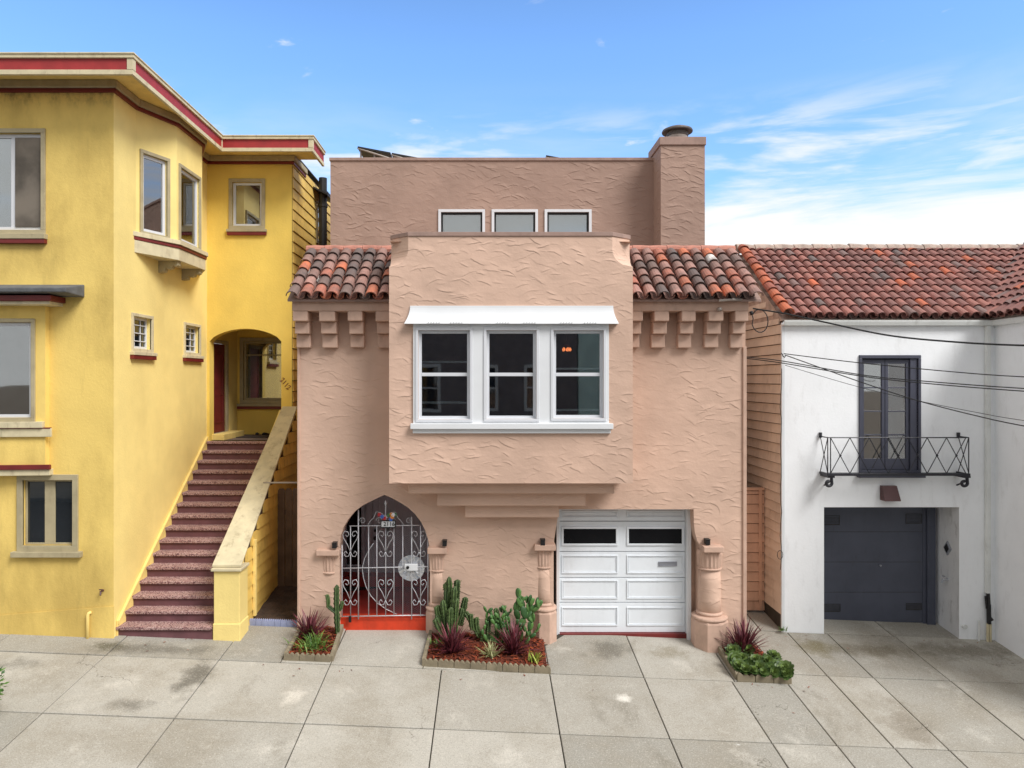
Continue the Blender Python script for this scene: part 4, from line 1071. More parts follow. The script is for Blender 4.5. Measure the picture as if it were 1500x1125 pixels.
# stairs
SX0, SX1 = XS + .002, -4.50
sy0, run, NST = -.47, .245, 16
sg = gz(-5.3, -.47); rise = (LZ - sg) / NST
st = MB(); st.prism([(SX0, sy0 + .2, -.6), (SX0, YR, -.6), (SX0, YR, LZ - .3), (SX0, sy0 + .2, sg - .05)], (SX1 - SX0, 0, 0))
stair = st.build('staircase', 'maroon', yel)
for k in range(NST):
    y = sy0 + run * k; z = sg + rise * (k + 1); last = k == NST - 1
    mb = MB()
    mb.box(SX0, SX1, y, y + run + .04, z - rise - .16, z - .058)
    mb.m = 1; mb.box(SX0, SX1, y - .035, (y + run + .02) if not last else YR + .02, z - .057, z)
    mb.build('step', ['maroon', 'speck'], stair, bevel=.012)
# stringer moulding on the house wall
mb = MB(); sl = rise / run
ya, yb3 = sy0 - .02, sy0 + run * 15
mb.prism([(XS + .003, ya, sg + rise + .10), (XS + .003, yb3, sg + rise * 16 + .10), (XS + .003, yb3 + .25, sg + rise * 16 + .10), (XS + .003, yb3 + .25, sg + rise * 16 - .3), (XS + .003, ya, sg - .3)], (.028, 0, 0))
mb.build('stringer', 'ytrim', yel, bevel=.006)
mb = MB(); mb.prism([(XS + .03, ya, sg + rise + .102), (XS + .03, yb3, sg + rise * 16 + .102), (XS + .03, yb3, sg + rise * 16 + .045), (XS + .03, ya, sg + rise + .045)], (.022, 0, 0)); mb.build('stringer_bead', 'ytrim', yel, bevel=.006)
# balustrade
bz = lambda y: 1.30 + (y + .30) * .693
BX0, BX1 = -4.50, -4.12
pz = wz(836, -.46)
mb = MB(); mb.prism([(BX0, -.2, -.6), (BX0, YR, -.6), (BX0, YR, bz(YR) - .05), (BX0, -.2, bz(-.2) - .05)], (BX1 - BX0, 0, 0))
bal = mb.build('balustrade', 'ytrim', yel)
FBx = Fr((BX1, 0, 0), (0, 1, 0), (1, 0, 0))
mb = MB(); mb.face([(BX1 + .003, -.08, -.6), (BX1 + .003, YR, -.6), (BX1 + .003, YR, bz(YR) - .06), (BX1 + .003, -.08, bz(-.08) - .06)]); mb.build('backing', 'joint', bal)
mb = MB(); siding(mb, FBx, -.1, YR, -.3, 3.9, .225, top=lambda u: bz(u) - .06); mb.build('balustrade_siding', 'ysiding', bal)
mb = MB(); px0, px1b = wx(313, -.48), wx(351, -.48)
mb.box(px0, px1b, -.48, -.08, -.5, pz); mb.box(px0 - .012, px1b + .012, -.492, -.07, -.5, gz(-4.3, -.48) + .27)
mb.build('post', 'yside', bal, bevel=.012)
mb = MB(); mb.box(px0 - .035, px1b + .035, -.52, -.1, pz, pz + .045); mb.build('post_cap', 'cream', bal, bevel=.008)
mb = MB(); c0, c1 = BX0 + .0, BX1 + .06
mb.hexa([(c0 - .02, -.44, pz + .05), (c1 + .02, -.44, pz + .05), (c1 - .06, YR - .002, bz(YR) - .02), (c0 + .06, YR - .002, bz(YR) - .02), (c0 - .02, -.44, pz + .09), (c1 + .02, -.44, pz + .09), (c1 - .06, YR - .002, bz(YR) + .03), (c0 + .06, YR - .002, bz(YR) + .03)])
mb.build('sloping_cap', 'cream', bal, bevel=.008)
mb = MB(); x0 = wx(371, .35); mb.box(BX1 + .025, BX1 + .075, .30, .38, gz(-4.1, .4) + .05, wz(790, .35)); mb.build('batten', 'ytrim', bal, bevel=.006)
# script house number on the arch pillar
xs_, zs_ = wx(421, YR), wz(562, YR)
for i, ch in enumerate('2112'):
    add_text('numeral', ch, .15, 'dkred', yel, (xs_ - .125 + i * .045, YR - .006, zs_ + .085 - i * .055), rot=-.45, shear=.35)
# foot pipe and tap on the yellow front
mb = MB(); x = wx(128, YY - .06); g = gz(x, YY)
mb.tube([(x, YY - .05, g - .1), (x, YY - .05, g + .36), (x + .012, YY - .045, g + .40), (x + .04, YY - .02, g + .41)], .026, 10)
mb.build('drain_pipe', 'ytrim', yel, smooth=True)
mb = MB(); x, z = wx(149, YY - .05), wz(866, YY - .05)
mb.tube([(x, YY, z), (x, YY - .09, z)], .016, 8); mb.tube([(x - .03, YY - .07, z + .03), (x + .03, YY - .07, z + .03)], .009, 6); mb.tube([(x, YY - .08, z), (x + .01, YY - .11, z - .05)], .013, 8)
mb.build('hose_tap', 'bronze', yel)
# mat and shoes on the landing
mb = MB(); mb.box(-5.72, -5.02, 4.05, 4.75, LZ + .001, LZ + .02)
base_tag(mb, 'doormat', 'rug', (-5.37, 4.4, LZ), 'dark doormat lying on the porch landing of the yellow house', 'doormat', bevel=.006)
for i, (x, y, a) in enumerate(((-5.50, 4.88, .3), (-5.30, 4.92, -.2))):
    mb = MB(); c = Vector((x, y, LZ + .02)); d = Vector((cos(a + 1.5), sin(a + 1.5), 0)); s_ = Vector((-d.y, d.x, 0))
    secs_ = [(-.13, .035, .055), (-.08, .043, .075), (0, .04, .06), (.07, .048, .045), (.12, .04, .035), (.145, .015, .02)]
    b = len(mb.v)
    for (t, w_, h) in secs_:
        for k in range(8):
            an = 2 * pi * k / 8; mb.v.append(c + d * t + s_ * w_ * cos(an) + Vector((0, 0, h * .5 + h * .5 * sin(an) - .02)))
    mb.idx(b, [(j * 8 + k, j * 8 + (k + 1) % 8, (j + 1) * 8 + (k + 1) % 8, (j + 1) * 8 + k) for j in range(5) for k in range(8)] + [tuple(range(7, -1, -1)), tuple(40 + k for k in range(8))])
    base_tag(mb, 'shoe', 'black', (x, y, LZ), ('left' if i == 0 else 'right') + ' dark shoe of the pair behind the porch doormat', 'shoe', 'pair of shoes on the porch', smooth=True)

# ================================================================ WHITE HOUSE
YW = .70; XW0, XWI = wx(1147, YW), wx(1457, YW)
wh = thing('white_house', 'white stucco house with red clay tile roof, slate grey garage door and small iron balcony', 'house', (7.2, .7, 0))
FW = front(YW)
def ax(p, Y=YW): return wx(p, Y)
def az(p, Y=YW): return wz(p, Y)
WT = az(471)
fw = (ax(1262), ax(1344), az(690), az(525)); gw = (ax(1207), ax(1405), az(743))
mb = MB()
wall(mb, FW, XW0, 13, -1.2, WT, [(fw[0], fw[1], fw[2], fw[3], .10), (gw[0], gw[1], None, gw[2], .001)])
mb.build('front_wall', 'wstucco', wh)
mb = MB()
for x in (gw[0], gw[1]): mb.face([(x, YW, -1), (x, 1.4, -1), (x, 1.4, gw[2]), (x, YW, gw[2])])
mb.face([(gw[0], YW, gw[2]), (gw[1], YW, gw[2]), (gw[1], 1.4, gw[2]), (gw[0], 1.4, gw[2])])
mb.face([(ax(1370, 1.36), 1.36, -1), (gw[1] + .1, 1.36, -1), (gw[1] + .1, 1.36, gw[2]), (ax(1370, 1.36), 1.36, gw[2])])
mb.build('garage_reveal', 'wreveal', wh)
# wing coming forward on the right
FWI = Fr((XWI, 0, 0), (0, 1, 0), (-1, 0, 0))
mb = MB(); wall(mb, FWI, -2.6, YW, -1.4, WT, []); wall(mb, front(-2.6), XWI, 15, -1.4, WT, [])
mb.build('wing_wall', 'wstucco', wh)
# side wall with siding
pit = .70
def rooftop(y): return WT + .05 + (y - .66) * pit
RY, = (2.96,)
mb = MB(); mb.face([(XW0 + .004, YW, -1.2), (XW0 + .004, 10, -1.2), (XW0 + .004, 10, WT), (XW0 + .004, 5.2, WT), (XW0 + .004, RY, rooftop(RY) - .1), (XW0 + .004, YW, WT)])
mb.build('side_wall', 'joint', wh)
FL = Fr((XW0, 0, 0), (0, 1, 0), (-1, 0, 0))
mb = MB(); siding(mb, FL, YW + .01, 8, gz(XW0, 1.5) + .22, 6.95, .181, top=lambda y: (rooftop(y) if y < RY else rooftop(RY) - (y - RY) * pit) - .10)
mb.build('siding', 'siding', wh)
mb = MB(); mb.box(XW0 - .015, XW0 + .003, YW + .01, 8, -1.0, gz(XW0, 1.5) + .215); mb.build('foundation', 'foundation', wh)
mb = MB(); mb.box(XW0 - .028, XW0 + .03, YW - .006, YW + .035, -.6, WT - .02); mb.build('corner_board', 'white', wh, bevel=.005)
# roof
ud, vd = (1, 0, 0), Vector((0, 1, pit)); ey3, ez3 = .66, WT + .045
ln = (RY - ey3) * math.sqrt(1 + pit * pit)
x0 = XW0 - .04
mb = MB()
tile_roof(mb, (x0 + .16, ey3, ez3), ud, vd, 15 - x0 - .16, ln - .05, .186, .265, .088, seed=21, skip=lambda u, v: x0 + .16 + u > 9.3 + v * .84 + .1)
rfw = mb.build('tile_roof', 'tilered', wh)
mb = MB(); mb.prism([(x0 + .02, ey3 + .05, ez3), (x0 + .02, RY, rooftop(RY) - .06), (x0 + .02, RY + 2.4, WT), (x0 + .02, ey3 + .05, ez3 - .03)], (15 - x0, 0, 0)); mb.build('roof_deck', 'mortar', rfw)
mb = MB(); tile_roof(mb, (x0 - .02, ey3 - .01, ez3 + .045), ud, vd, .21, ln - .02, .21, .265, .108, seed=5); mb.build('verge_tiles', 'tileorange', rfw)
mb = MB(); n = 46; zr = rooftop(RY) + .05
rg = random.Random(9); X_ = x0 - .02
while X_ < 12:
    L_ = rg.uniform(.36, .42)
    mb.tube([(X_, RY, zr + .005 + rg.uniform(0, .02)), (X_ + L_ * .5, RY, zr + .02), (X_ + L_ - .008, RY, zr + rg.uniform(0, .015))],   .105, 9, r1=.092); X_ += L_
mb.build('ridge', 'mortar', rfw)
# wing roof: slope rising away from the eave above the wing wall
wv = Vector((1, 0, pit)); mb = MB()
tile_roof(mb, (XWI - .16, YW + 2.2, ez3), (0, -1, 0), wv, 5.2, 3.0, .186, .265, .088, seed=33, skip=lambda u, v: (YW + 2.2 - u) > ey3 + .1 + v * .86)
wr = mb.build('wing_tile_roof', 'tilered', wh)
mb = MB(); mb.prism([(XWI - .12, -2.7, ez3), (XWI + 2.3, -2.7, ez3 + 2.4 * pit - .02), (XWI + 2.3, -2.7, ez3), ], (0, 5.4, 0)); mb.build('roof_deck', 'mortar', wr)
# gutters
mb = MB(); gp = [(-.0, -.085), (-.09, -.08), (-.11, -.02), (-.115, .012), (-.10, .012), (-.09, -.06), (0, -.062)]
mb.prism([(XW0 - .02, YW + a, WT + .005 + b) for a, b in gp], (XWI - XW0 + .02, 0, 0))
mb.prism([(XWI + a, YW - .0, WT + .005 + b) for a, b in gp], (0, -3.4, 0))
mb.build('gutter', 'wtrim', wh, bevel=.004)
mb = MB(); xd = ax(1448, YW - .06)
mb.box(xd - .04, xd + .04, YW - .075, YW - .004, az(868), WT - .08); dp = mb.build('downspout', 'wtrim', wh, bevel=.012)
mb = MB(); g = gz(xd, YW)
mb.tube([(xd + .0, YW - .05, az(868)), (xd + .01, YW - .05, az(884))], .03, 10); mb.tube([(xd + .01, YW - .05, az(884)), (xd + .01, YW - .06, az(912))], .036, 12)
mb.tube([(xd + .01, YW - .06, az(906)), (xd + .05, YW - .08, az(903))], .042, 10)
mb.tube([(xd - .04, YW - .04, az(872)), (xd - .03, YW - .06, az(890))], .018, 8)
mb.build('drain_boot', 'black', dp)
mb = MB()
for d in (-.015, .035): mb.tube([(xd + d, YW - .06, az(912)), (xd + d, YW - .06, g - .05)], .02, 8)
mb.build('drain_pipe', 'cream', dp)
mb = MB(); x = ax(1432); mb.tube([(x, YW - .04, g - .05), (x, YW - .04, az(908))], .018, 8); mb.tube([(x + -.25, YW, az(917)), (x - .25, YW - .05, az(917))], .04, 12); mb.build('standpipe', 'wtrim', wh)
# french window
mb = MB(); mb.ring(FW, fw[0] - .05, fw[1] + .05, fw[2] - .04, fw[3] + .06, .05, .05, .06, .05, -.03, .08)
mb.fbox(FW, fw[1] - .13, fw[1] - .005, fw[2] + .01, fw[3], .0, .07)
fwf = mb.build('french_window', 'charcoal', wh, bevel=.006)
lw0, lw1 = fw[0] + .005, fw[1] - .135
mdl = (lw0 + lw1) / 2
for (a, b) in ((lw0, mdl - .004), (mdl + .004, lw1)):
    mb = MB(); mb.ring(FW, a, b, fw[2] + .02, fw[3] - .02, .055, .055, .075, .20, .03, .07)
    for k in (1, 2, 3):
        zc_ = fw[2] + .22 + (fw[3] - fw[2] - .32) * k / 4
        mb.fbox(FW, a + .05, b - .05, zc_ - .011, zc_ + .011, .035, .065)
    lf = mb.build('leaf', 'charcoal', fwf, bevel=.004)
    # panes
for (a, b) in ((lw0, mdl - .004), (mdl + .004, lw1)):
    mb = MB(); mb.fbox(FW, a + .05, b - .05, fw[2] + .2, fw[3] - .09, .048, .054); mb.build('pane', 'clear', fwf)
mb = MB(); mb.fbox(FW, fw[0] - .05, fw[1] + .05, fw[2] - .05, fw[3] + .05, .5, .52)
for u in (fw[0] - .05, fw[1] + .04): mb.fbox(FW, u, u + .01, fw[2] - .05, fw[3] + .05, .101, .5)
mb.build('curtain', 'curtain', fwf)
mb = MB(); mb.fbox(FW, fw[0] - .09, fw[1] + .09, fw[2] - .11, fw[2] - .042, -.10, .02); mb.build('window_sill', 'charcoal', fwf, bevel=.006)
# balcony
YBc = YW - .30
bx0, bx1 = ax(1212.5, YBc), ax(1419, YBc)
zt_, zb_ = wz(641, YBc), wz(696, YBc)
mb = MB(); r = .0095
mb.box(bx0 - .02, bx1 + .02, YBc - .02, YBc + .02, zb_ - .012, zb_ + .03)
for x in (bx0 + .01, bx1 - .01): mb.box(x - .02, x + .02, YBc + .021, YW - .002, zb_ - .012, zb_ + .03)
for i in range(5):
    y = YBc + .05 + i * .05; mb.box(bx0 + .032, bx1 - .032, y, y + .012, zb_, zb_ + .012)
bc = mb.build('balcony', 'iron', wh, bevel=.004)
def cell(p, q, mbx, zb__=None):   # crossed bars between two points on the rail plan
    p, q = Vector(p), Vector(q); za, zc2 = zb_ + .03, zt_
    P_ = lambda t, z: Vector((p.x + (q.x - p.x) * t, p.y + (q.y - p.y) * t, z))
    mbx.tube([P_(0, za), P_(.5, (za + zc2) / 2), P_(1, zc2)], .008, 5); mbx.tube([P_(1, za), P_(.5, (za + zc2) / 2), P_(0, zc2)], .008, 5)
mb = MB(); n = 7
cw = (bx1 - bx0 - .10) / n
for i in range(n):
    a = bx0 + .05 + i * cw; cell((a, YBc, 0), (a + cw, YBc, 0), mb)
for x in (bx0, bx1): cell((x, YBc, 0), (x, YW - .02, 0), mb)
for i in range(n): 
    c = Vector((bx0 + .05 + (i + .5) * cw, YBc - .006, (zb_ + .03 + zt_) / 2)); mb.lathe((c.x, c.y, c.z - .018), [(.004, 0), (.02, .012), (.02, .024), (.004, .036)], 8)
mb.build('lattice', 'iron', bc)
mb = MB()
mb.tube([(bx0, YW, zt_), (bx0, YBc, zt_), (bx1, YBc, zt_), (bx1, YW, zt_)], .011, 6)
for x, y in ((bx0, YBc), (bx1, YBc), (bx0 + .05, YBc), ): mb.tube([(x, y, zb_), (x, y, zt_)], .010, 6)
for x in (bx0, bx1 - .0):
    mb.box(x - .018, x + .018, YW - .05, YW - .002, zt_ - .02, zt_ + .07)
mb.build('rail', 'iron', bc)
for x in (bx0 + .03, bx1 - .06):
    mb = MB(); mb.box(x - .025, x + .095, YBc - .0, YW - .002, zb_ - .05, zb_ - .013)
    zc_ = zb_ - .13
    for yy in (YBc + .03,):
        pts = [(x + .05, yy, zb_ - .05), (x + .055, yy, zb_ - .12)]
        pts += [(x + .0 + (.058 - .026 * i / 14) * cos(-.1 - i * .36), yy, zc_ - .015 + (.058 - .026 * i / 14) * sin(-.1 - i * .36)) for i in range(15)]
        mb.tube(pts, .027, 8)
    mb.tube([(x + .05, YBc + .03, zb_ - .1), (x + .05, YW - .002, zb_ - .22)], .014, 6)
    mb.build('scroll_bracket', 'iron', bc)
# lamp over the garage
x0l, x1l, zt2, zb3 = ax(1295, YW - .14), ax(1319, YW - .14), wz(712, YW - .1), wz(734, YW - .14)
mb = MB(); mb.hexa([(x0l, YW - .17, zb3), (x1l, YW - .17, zb3), (x1l, YW - .002, zb3), (x0l, YW - .002, zb3), (x0l + .0, YW - .08, zt2), (x1l - .025, YW - .08, zt2), (x1l - .025, YW - .002, zt2), (x0l, YW - .002, zt2)])
mb.build('wall_lamp', 'bronze', wh, bevel=.006)
# garage door
Yg = 1.30; FGW = front(Yg)
ga_, gb_, gt_ = gw[0] - .05, wx(1356, Yg), gw[2] - .002
mb = MB(); zlo = gz(7.3, Yg) - .02
mb.fbox(FGW, ga_, gb_, zlo, gt_, 0, .05)
gdw = mb.build('garage_door', 'garagegrey', wh, bevel=.004)
mb = MB(); mb.fbox(FGW, gb_ + .003, wx(1371, Yg - .05), gz(8.3, Yg) - .1, gt_, -.05, .06); mb.fbox(FGW, gb_ - .06, gb_ + .002, gz(8.3, Yg) - .1, gt_, -.012, -.002)
mb.build('garage_frame', 'garagegrey', wh, bevel=.005)
mb = MB(); xk, zk_ = wx(1289, Yg), wz(828, Yg); mb.tube([(xk, Yg, zk_), (xk, Yg - .03, zk_)], .018, 10); mb.build('lock', 'slotgrey', gdw)
for q in (.25, .5, .75):
    mb = MB(); zz = zlo + (gt_ - zlo) * q; mb.fbox(FGW, ga_, gb_ - .062, zz - .004, zz + .004, -.003, .001); mb.build('seam', 'ventgrey', gdw)
for a, b, t, bo in ((1206, 1230, 755, 769), (1326.5, 1350, 752.5, 767), (1207, 1231, 884.5, 896), (1327, 1350, 883.5, 893.5)):
    mb = MB(); A, B_, T, Z = wx(a, Yg), wx(b, Yg), wz(t, Yg), wz(bo, Yg)
    mb.ring(FGW, A, B_, Z, T, .012, .012, .012, .012, -.010, .002)
    for k in range(6): mb.fbox(FGW, A + .012, B_ - .012, Z + .014 + (T - Z - .03) * k / 6, Z + .022 + (T - Z - .03) * k / 6, -.007, .002)
    mb.build('vent_grille', 'ventgrey', gdw)
mb = MB(); FRV = Fr((gw[1], 0, 0), (0, 1, 0), (-1, 0, 0))
yc, zc_ = 1.0, wz(803, 1.0)
mb.prism([(gw[1] - .001, yc - .10, zc_), (gw[1] - .001, yc, zc_ + .13), (gw[1] - .001, yc + .10, zc_), (gw[1] - .001, yc, zc_ - .13)], (-.03, 0, 0)); mb.build('diamond_plate', 'slotgrey', wh, bevel=.004)
mb = MB(); mb.prism([(gw[1] - .032, yc - .06, zc_), (gw[1] - .032, yc, zc_ + .08), (gw[1] - .032, yc + .06, zc_), (gw[1] - .032, yc, zc_ - .08)], (-.01, 0, 0)); mb.build('diamond_glass', 'black', wh)
mb = MB(); z = wz(849, 1.0); X_ = gw[1]
mb.tube([(X_, 1.0, z), (X_ - .10, 1.0, z), (X_ - .13, 1.0, z - .06)], .018, 8); mb.tube([(X_ - .08, 1.0, z), (X_ - .08, 1.0, z + .06)], .008, 6); mb.tube([(X_ - .08, .96, z + .06), (X_ - .08, 1.04, z + .06)], .012, 6); mb.build('hose_tap', 'steel', wh)

# ================================================================ PASSAGES
fz = wz(715, 1.5)
sd = thing('side_gate', 'tan boarded side gate between the pink house and the white house', 'gate', (4.85, 1.5, 0))
mb = MB(); F15 = front(1.5); xa, xb = PR + .016, XW0 - .03
mb.fbox(F15, xa, xb, gz(4.8, 1.5) + .02, fz, 0, .03); mb.build('backing', 'joint', sd)
mb = MB(); siding(mb, F15, xa + .002, xb - .002, gz(4.8, 1.5) + .03, fz - .04, .185); mb.build('boards', 'rsiding', sd)
mb = MB(); xm = wx(1113, 1.5); mb.fbox(F15, xm - .03, xm + .03, gz(4.8, 1.5) + .03, fz - .03, -.045, -.022); mb.fbox(F15, xa, xb, fz - .04, fz + .01, -.04, .05); mb.build('stile', 'rsiding', sd, bevel=.005)
wg = thing('wooden_gate', 'weathered brown plank gate closing the passage beside the yellow staircase', 'gate', (-3.7, 1.75, 0))
Ywg = 1.75; xa, xb = BX1 + .03, PL - .015
n = 6; w_ = (xb - xa) / n
for i in range(n):
    mb = MB(); a = xa + i * w_; t = wz(714, Ywg) + random.uniform(-.03, .03); b_ = gz(a, Ywg) + .02
    mb.prism([(a + .004, Ywg, b_), (a + w_ - .004, Ywg, b_), (a + w_ - .004, Ywg, t - .04), (a + w_ * .75, Ywg, t), (a + w_ * .25, Ywg, t), (a + .004, Ywg, t - .04)], (0, .022, 0))
    mb.build('plank', 'fencewood', wg, bevel=.003)
mb = MB()
for z in (.45, 1.75): mb.box(xa, xb, Ywg + .023, Ywg + .06, z, z + .09)
mb.build('rail', 'fencewood', wg)
mb = MB(); z = wz(707, .9); mb.tube([(BX1 + .02, .9, z), (PL - .01, .9, z)], .016, 8)
mb.lathe((PL - .03, .9, z - .05), [(.02, 0), (.05, .03), (.055, .06), (.02, .1)], 12)
base_tag(mb, 'passage_bar', 'galv', (-3.7, .9, z), 'grey metal bar spanning the passage above the wooden gate', 'bar', smooth=True)

# ================================================================ GROUND
mb = MB()
def gq(mb, x0, x1, y0, y1, dz):
    mb.face([(x0, y0, gz(x0, y0) + dz), (x1, y0, gz(x1, y0) + dz), (x1, y1, gz(x1, y1) + dz), (x0, y1, gz(x0, y1) + dz)])
KY = -4.75
kz = lambda x: -.041 * x + .1 * KY
for xa, xb in ((-400, -30), (-30, 30), (30, 400)):
    R_ = [(KY - .15, -.16), (KY - .3, -.17), (-400, -.17)]
    def Zg(x, y):
        xx = max(-60, min(60, x)) 
        if y >= KY: return -.041 * xx + .1 * min(y, 4) - .12
        return -.041 * xx + .1 * KY - .2
    for ya, yb4 in ((-400, -20), (-20, KY), (KY + .001, 4), (4, 400)):
        mb.face([(xa, ya, Zg(xa, ya)), (xb, ya, Zg(xb, ya)), (xb, yb4, Zg(xb, yb4)), (xa, yb4, Zg(xa, yb4))])
kind(mb.build('ground', 'earth', None, recalc=False), 'structure')
mb = MB(); rz_ = lambda x: -.041 * x + .1 * KY - .13
mb.face([(-60, KY - .149, rz_(-60)), (60, KY - .149, rz_(60)), (60, -14.2, rz_(60)), (-60, -14.2, rz_(-60))]); kind(mb.build('road', 'asphalt', None, recalc=False), 'structure')
for nm, ya, yb4 in (('kerb', KY - .15, KY - .006), ('kerb', -14.35, -14.2)):
    mb = MB(); mb.hexa([(x, y, rz_(x) + dz) for dz in (-.1, .135) for x, y in ((-60, ya), (60, ya), (60, yb4), (-60, yb4))]); kind(mb.build(nm, 'kerb', None, bevel=.015), 'structure')
mb = MB(); mb.face([(-60, -14.36, rz_(-60) + .13), (60, -14.36, rz_(60) + .13), (60, -17.5, rz_(60) + .13), (-60, -17.5, rz_(-60) + .13)]); kind(mb.build('far_pavement', 'kerb', None, recalc=False), 'structure')
xs_all = [-14.8, -13.05, -11.3, -9.55, -7.74, -5.90, -4.15, -2.43, -.71, .96, 2.42, 3.77, 4.635, 5.39, 6.12, 7.34, 9.1, 10.8, 12.5, 14.3]
R0, R1, R2 = -1.12, -2.68, -4.20
slabs = []
for a, b in zip(xs_all, xs_all[1:]):
    top = -.83 if a >= 4.6 else R0
    slabs += [(a, b, R1, top), (a, b, R2, R1), (a, b, KY, R2)]
slabs += [(-14.8, -9.55, R0, .3), (-9.55, -7.74, R0, .3), (-7.74, -5.90, R0, .3), (-5.90, -4.15, R0, .3), (-4.15, -3.20, R0, .10), (-3.20, -2.43, R0, .25), (-2.43, -1.0, R0, .35), (-1.0, .96, R0, .3), (.96, 2.42, R0, .6), (2.42, 3.82, R0, .6),
          (3.82, 4.635, R0, .70), (4.635, 5.39, -.83, .70), (5.39, 6.12, -.83, .70), (6.12, 7.34, -.83, .70), (7.34, 9.3, -.83, .72), (4.0, 4.93, .70, 2.0), (4.93, 5.36, .70, 2.0), (6.0, 7.31, .705, 1.5), (7.31, 8.6, .705, 1.5)]
gp_ = .008
mb = MB()
for (a, b, c, d) in slabs:
    mb.rv = random.random()
    a2, b2, c2, d2 = a + gp_, b - gp_, c + gp_ * 1.5, d - gp_ * 1.5
    e = .006
    bs = len(mb.v); j = random.uniform(-.003, .003)
    lev = {.96: 2.40, 2.42: 2.40, -2.43: -1.75}.get(a) if c == R0 and d > 0 else None
    if lev is not None and b > 3.8: lev = None
    gz0 = gz
    def gzl(x, y): return gz0(x, y) if lev is None or y < R0 + .2 else gz0(lev + (x - lev) * max(0, 1 - (y - R0) / 1.3), y)
    for (x, y) in ((a2, c2), (b2, c2), (b2, d2), (a2, d2)): mb.v.append(Vector((x, y, gzl(x, y) - .06)))
    for (x, y) in ((a2, c2), (b2, c2), (b2, d2), (a2, d2)): mb.v.append(Vector((x, y, gzl(x, y) - e + j)))
    for (x, y) in ((a2 + e, c2 + e), (b2 - e, c2 + e), (b2 - e, d2 - e), (a2 + e, d2 - e)): mb.v.append(Vector((x, y, gzl(x, y) + j)))
    mb.idx(bs, [(0, 1, 5, 4), (1, 2, 6, 5), (2, 3, 7, 6), (3, 0, 4, 7), (4, 5, 9, 8), (5, 6, 10, 9), (6, 7, 11, 10), (7, 4, 8, 11), (8, 9, 10, 11)])
kind(mb.build('pavement', 'concrete', None), 'structure')
mb = MB(); gq(mb, -14.8, 14.3, KY, 2.5, -.03); kind(mb.build('pavement_joints', 'jointdirt', None, recalc=False), 'structure')
mb = MB(); n = 12
for i in range(n):
    for j in range(14):
        def q_(i, j):
            x = BX1 + (PL - BX1) * i / n; y = .16 + 1.7 * j / 14; rr = random.Random(i * 31 + j)
            return (x, y, gz(x, y) + .02 + rr.uniform(-.015, .02))
        mb.face([q_(i, j), q_(i + 1, j), q_(i + 1, j + 1), q_(i, j + 1)])
kind(mb.build('passage_soil', 'soil', None, recalc=False, smooth=True), 'structure')

# ================================================================ PLANTING BEDS
def edging(name, label, runs, mat='block', group=None, blk=.26, ht=.10, th=.055):
    p0 = runs[0][0]
    t = thing(name, label, 'garden edging', (p0[0], p0[1], gz(*p0)), group)
    for (a, b) in runs:
        a, b = Vector(a), Vector(b); L_ = (b - a).length; n = max(1, round(L_ / blk)); d = (b - a) / n
        for i in range(n):
            mb = MB(); p, q2 = a + d * (i + .015), a + d * (i + .985); dn = d.normalized(); nn = Vector((-dn.y, dn.x))
            top = []; K = 24
            for k in range(K + 1):
                tt = k / K; c = p + (q2 - p) * tt
                top.append((c, ht + .034 * abs(sin(tt * pi * 3.0)) - .016))
            pts = [(c.x, c.y, gz(c.x, c.y) + h) for c, h in top]
            e0, e1 = top[0][0], top[-1][0]
            poly = [(e0.x, e0.y, gz(e0.x, e0.y) - .03)] + pts + [(e1.x, e1.y, gz(e1.x, e1.y) - .03)]
            mb.prism(poly, (nn.x * th, nn.y * th, 0)); mb.build('edging_block', mat, t, bevel=.004)
    return t
def mulch(name, poly, seed, dz=.055):
    rg = random.Random(seed); mb = MB()
    P_ = [Vector(p) for p in poly]
    mb.face([(p.x, p.y, gz(p.x, p.y) + dz) for p in P_])
    for _ in range(1500):
        s, t = rg.random(), rg.random()
        if len(P_) == 4:
            c = (P_[0] * (1 - s) + P_[1] * s) * (1 - t) + (P_[3] * (1 - s) + P_[2] * s) * t
        mb.rv = rg.random(); a = rg.uniform(0, pi); L_ = rg.uniform(.012, .045); w_ = rg.uniform(.005, .013)
        d = Vector((cos(a), sin(a), rg.uniform(-.4, .4))) * L_; s_ = Vector((-sin(a), cos(a), rg.uniform(-.5, .5))) * w_
        z = gz(c.x, c.y) + dz + rg.uniform(.004, .03); q3 = Vector((c.x, c.y, z))
        mb.m = 1; mb.face([q3 - d - s_, q3 + d - s_, q3 + d + s_, q3 - d + s_])
    o = mb.build(name, ['mulchbed', 'mulch'], None, recalc=False); kind(o, 'stuff'); o['label'] = 'red bark mulch spread in a planting bed'; o['category'] = 'mulch'; return o
mulch('mulch', [(-3.10, -.98), (-2.48, -.98), (-2.52, -.02), (-3.10, -.02)], 1)
mulch('mulch', [(-.98, -.99), (.93, -1.08), (.95, -.02), (-.93, -.02)], 2)
mulch('mulch', [(3.9, -1.02), (4.62, -1.04), (4.55, -.02), (3.9, -.02)], 3)
edging('garden_edging', 'scalloped concrete edging round the small bed left of the arched gate', [((-3.17, -.05), (-3.17, -1.03)), ((-3.17, -1.06), (-2.44, -1.06)), ((-2.40, -1.03), (-2.46, .06))], group='concrete bed edgings')
edging('garden_edging', 'scalloped concrete edging round the long bed between the arched gate and garage door', [((-.98, .06), (-1.02, -1.03)), ((-1.02, -1.06), (.98, -1.14)), ], group='concrete bed edgings')
edging('garden_edging', 'grey concrete edging round the rosette bed at the right corner of the pink house', [((3.86, -.12), (3.85, -1.08)), ((3.86, -1.12), (4.70, -1.14)), ], group='concrete bed edgings')
t = edging('blue_edging', 'pale blue scalloped edging across the mouth of the earth passage', [((BX1 + .02, .12), (PL - .02, .14))], mat='blue', blk=.11, ht=.075)
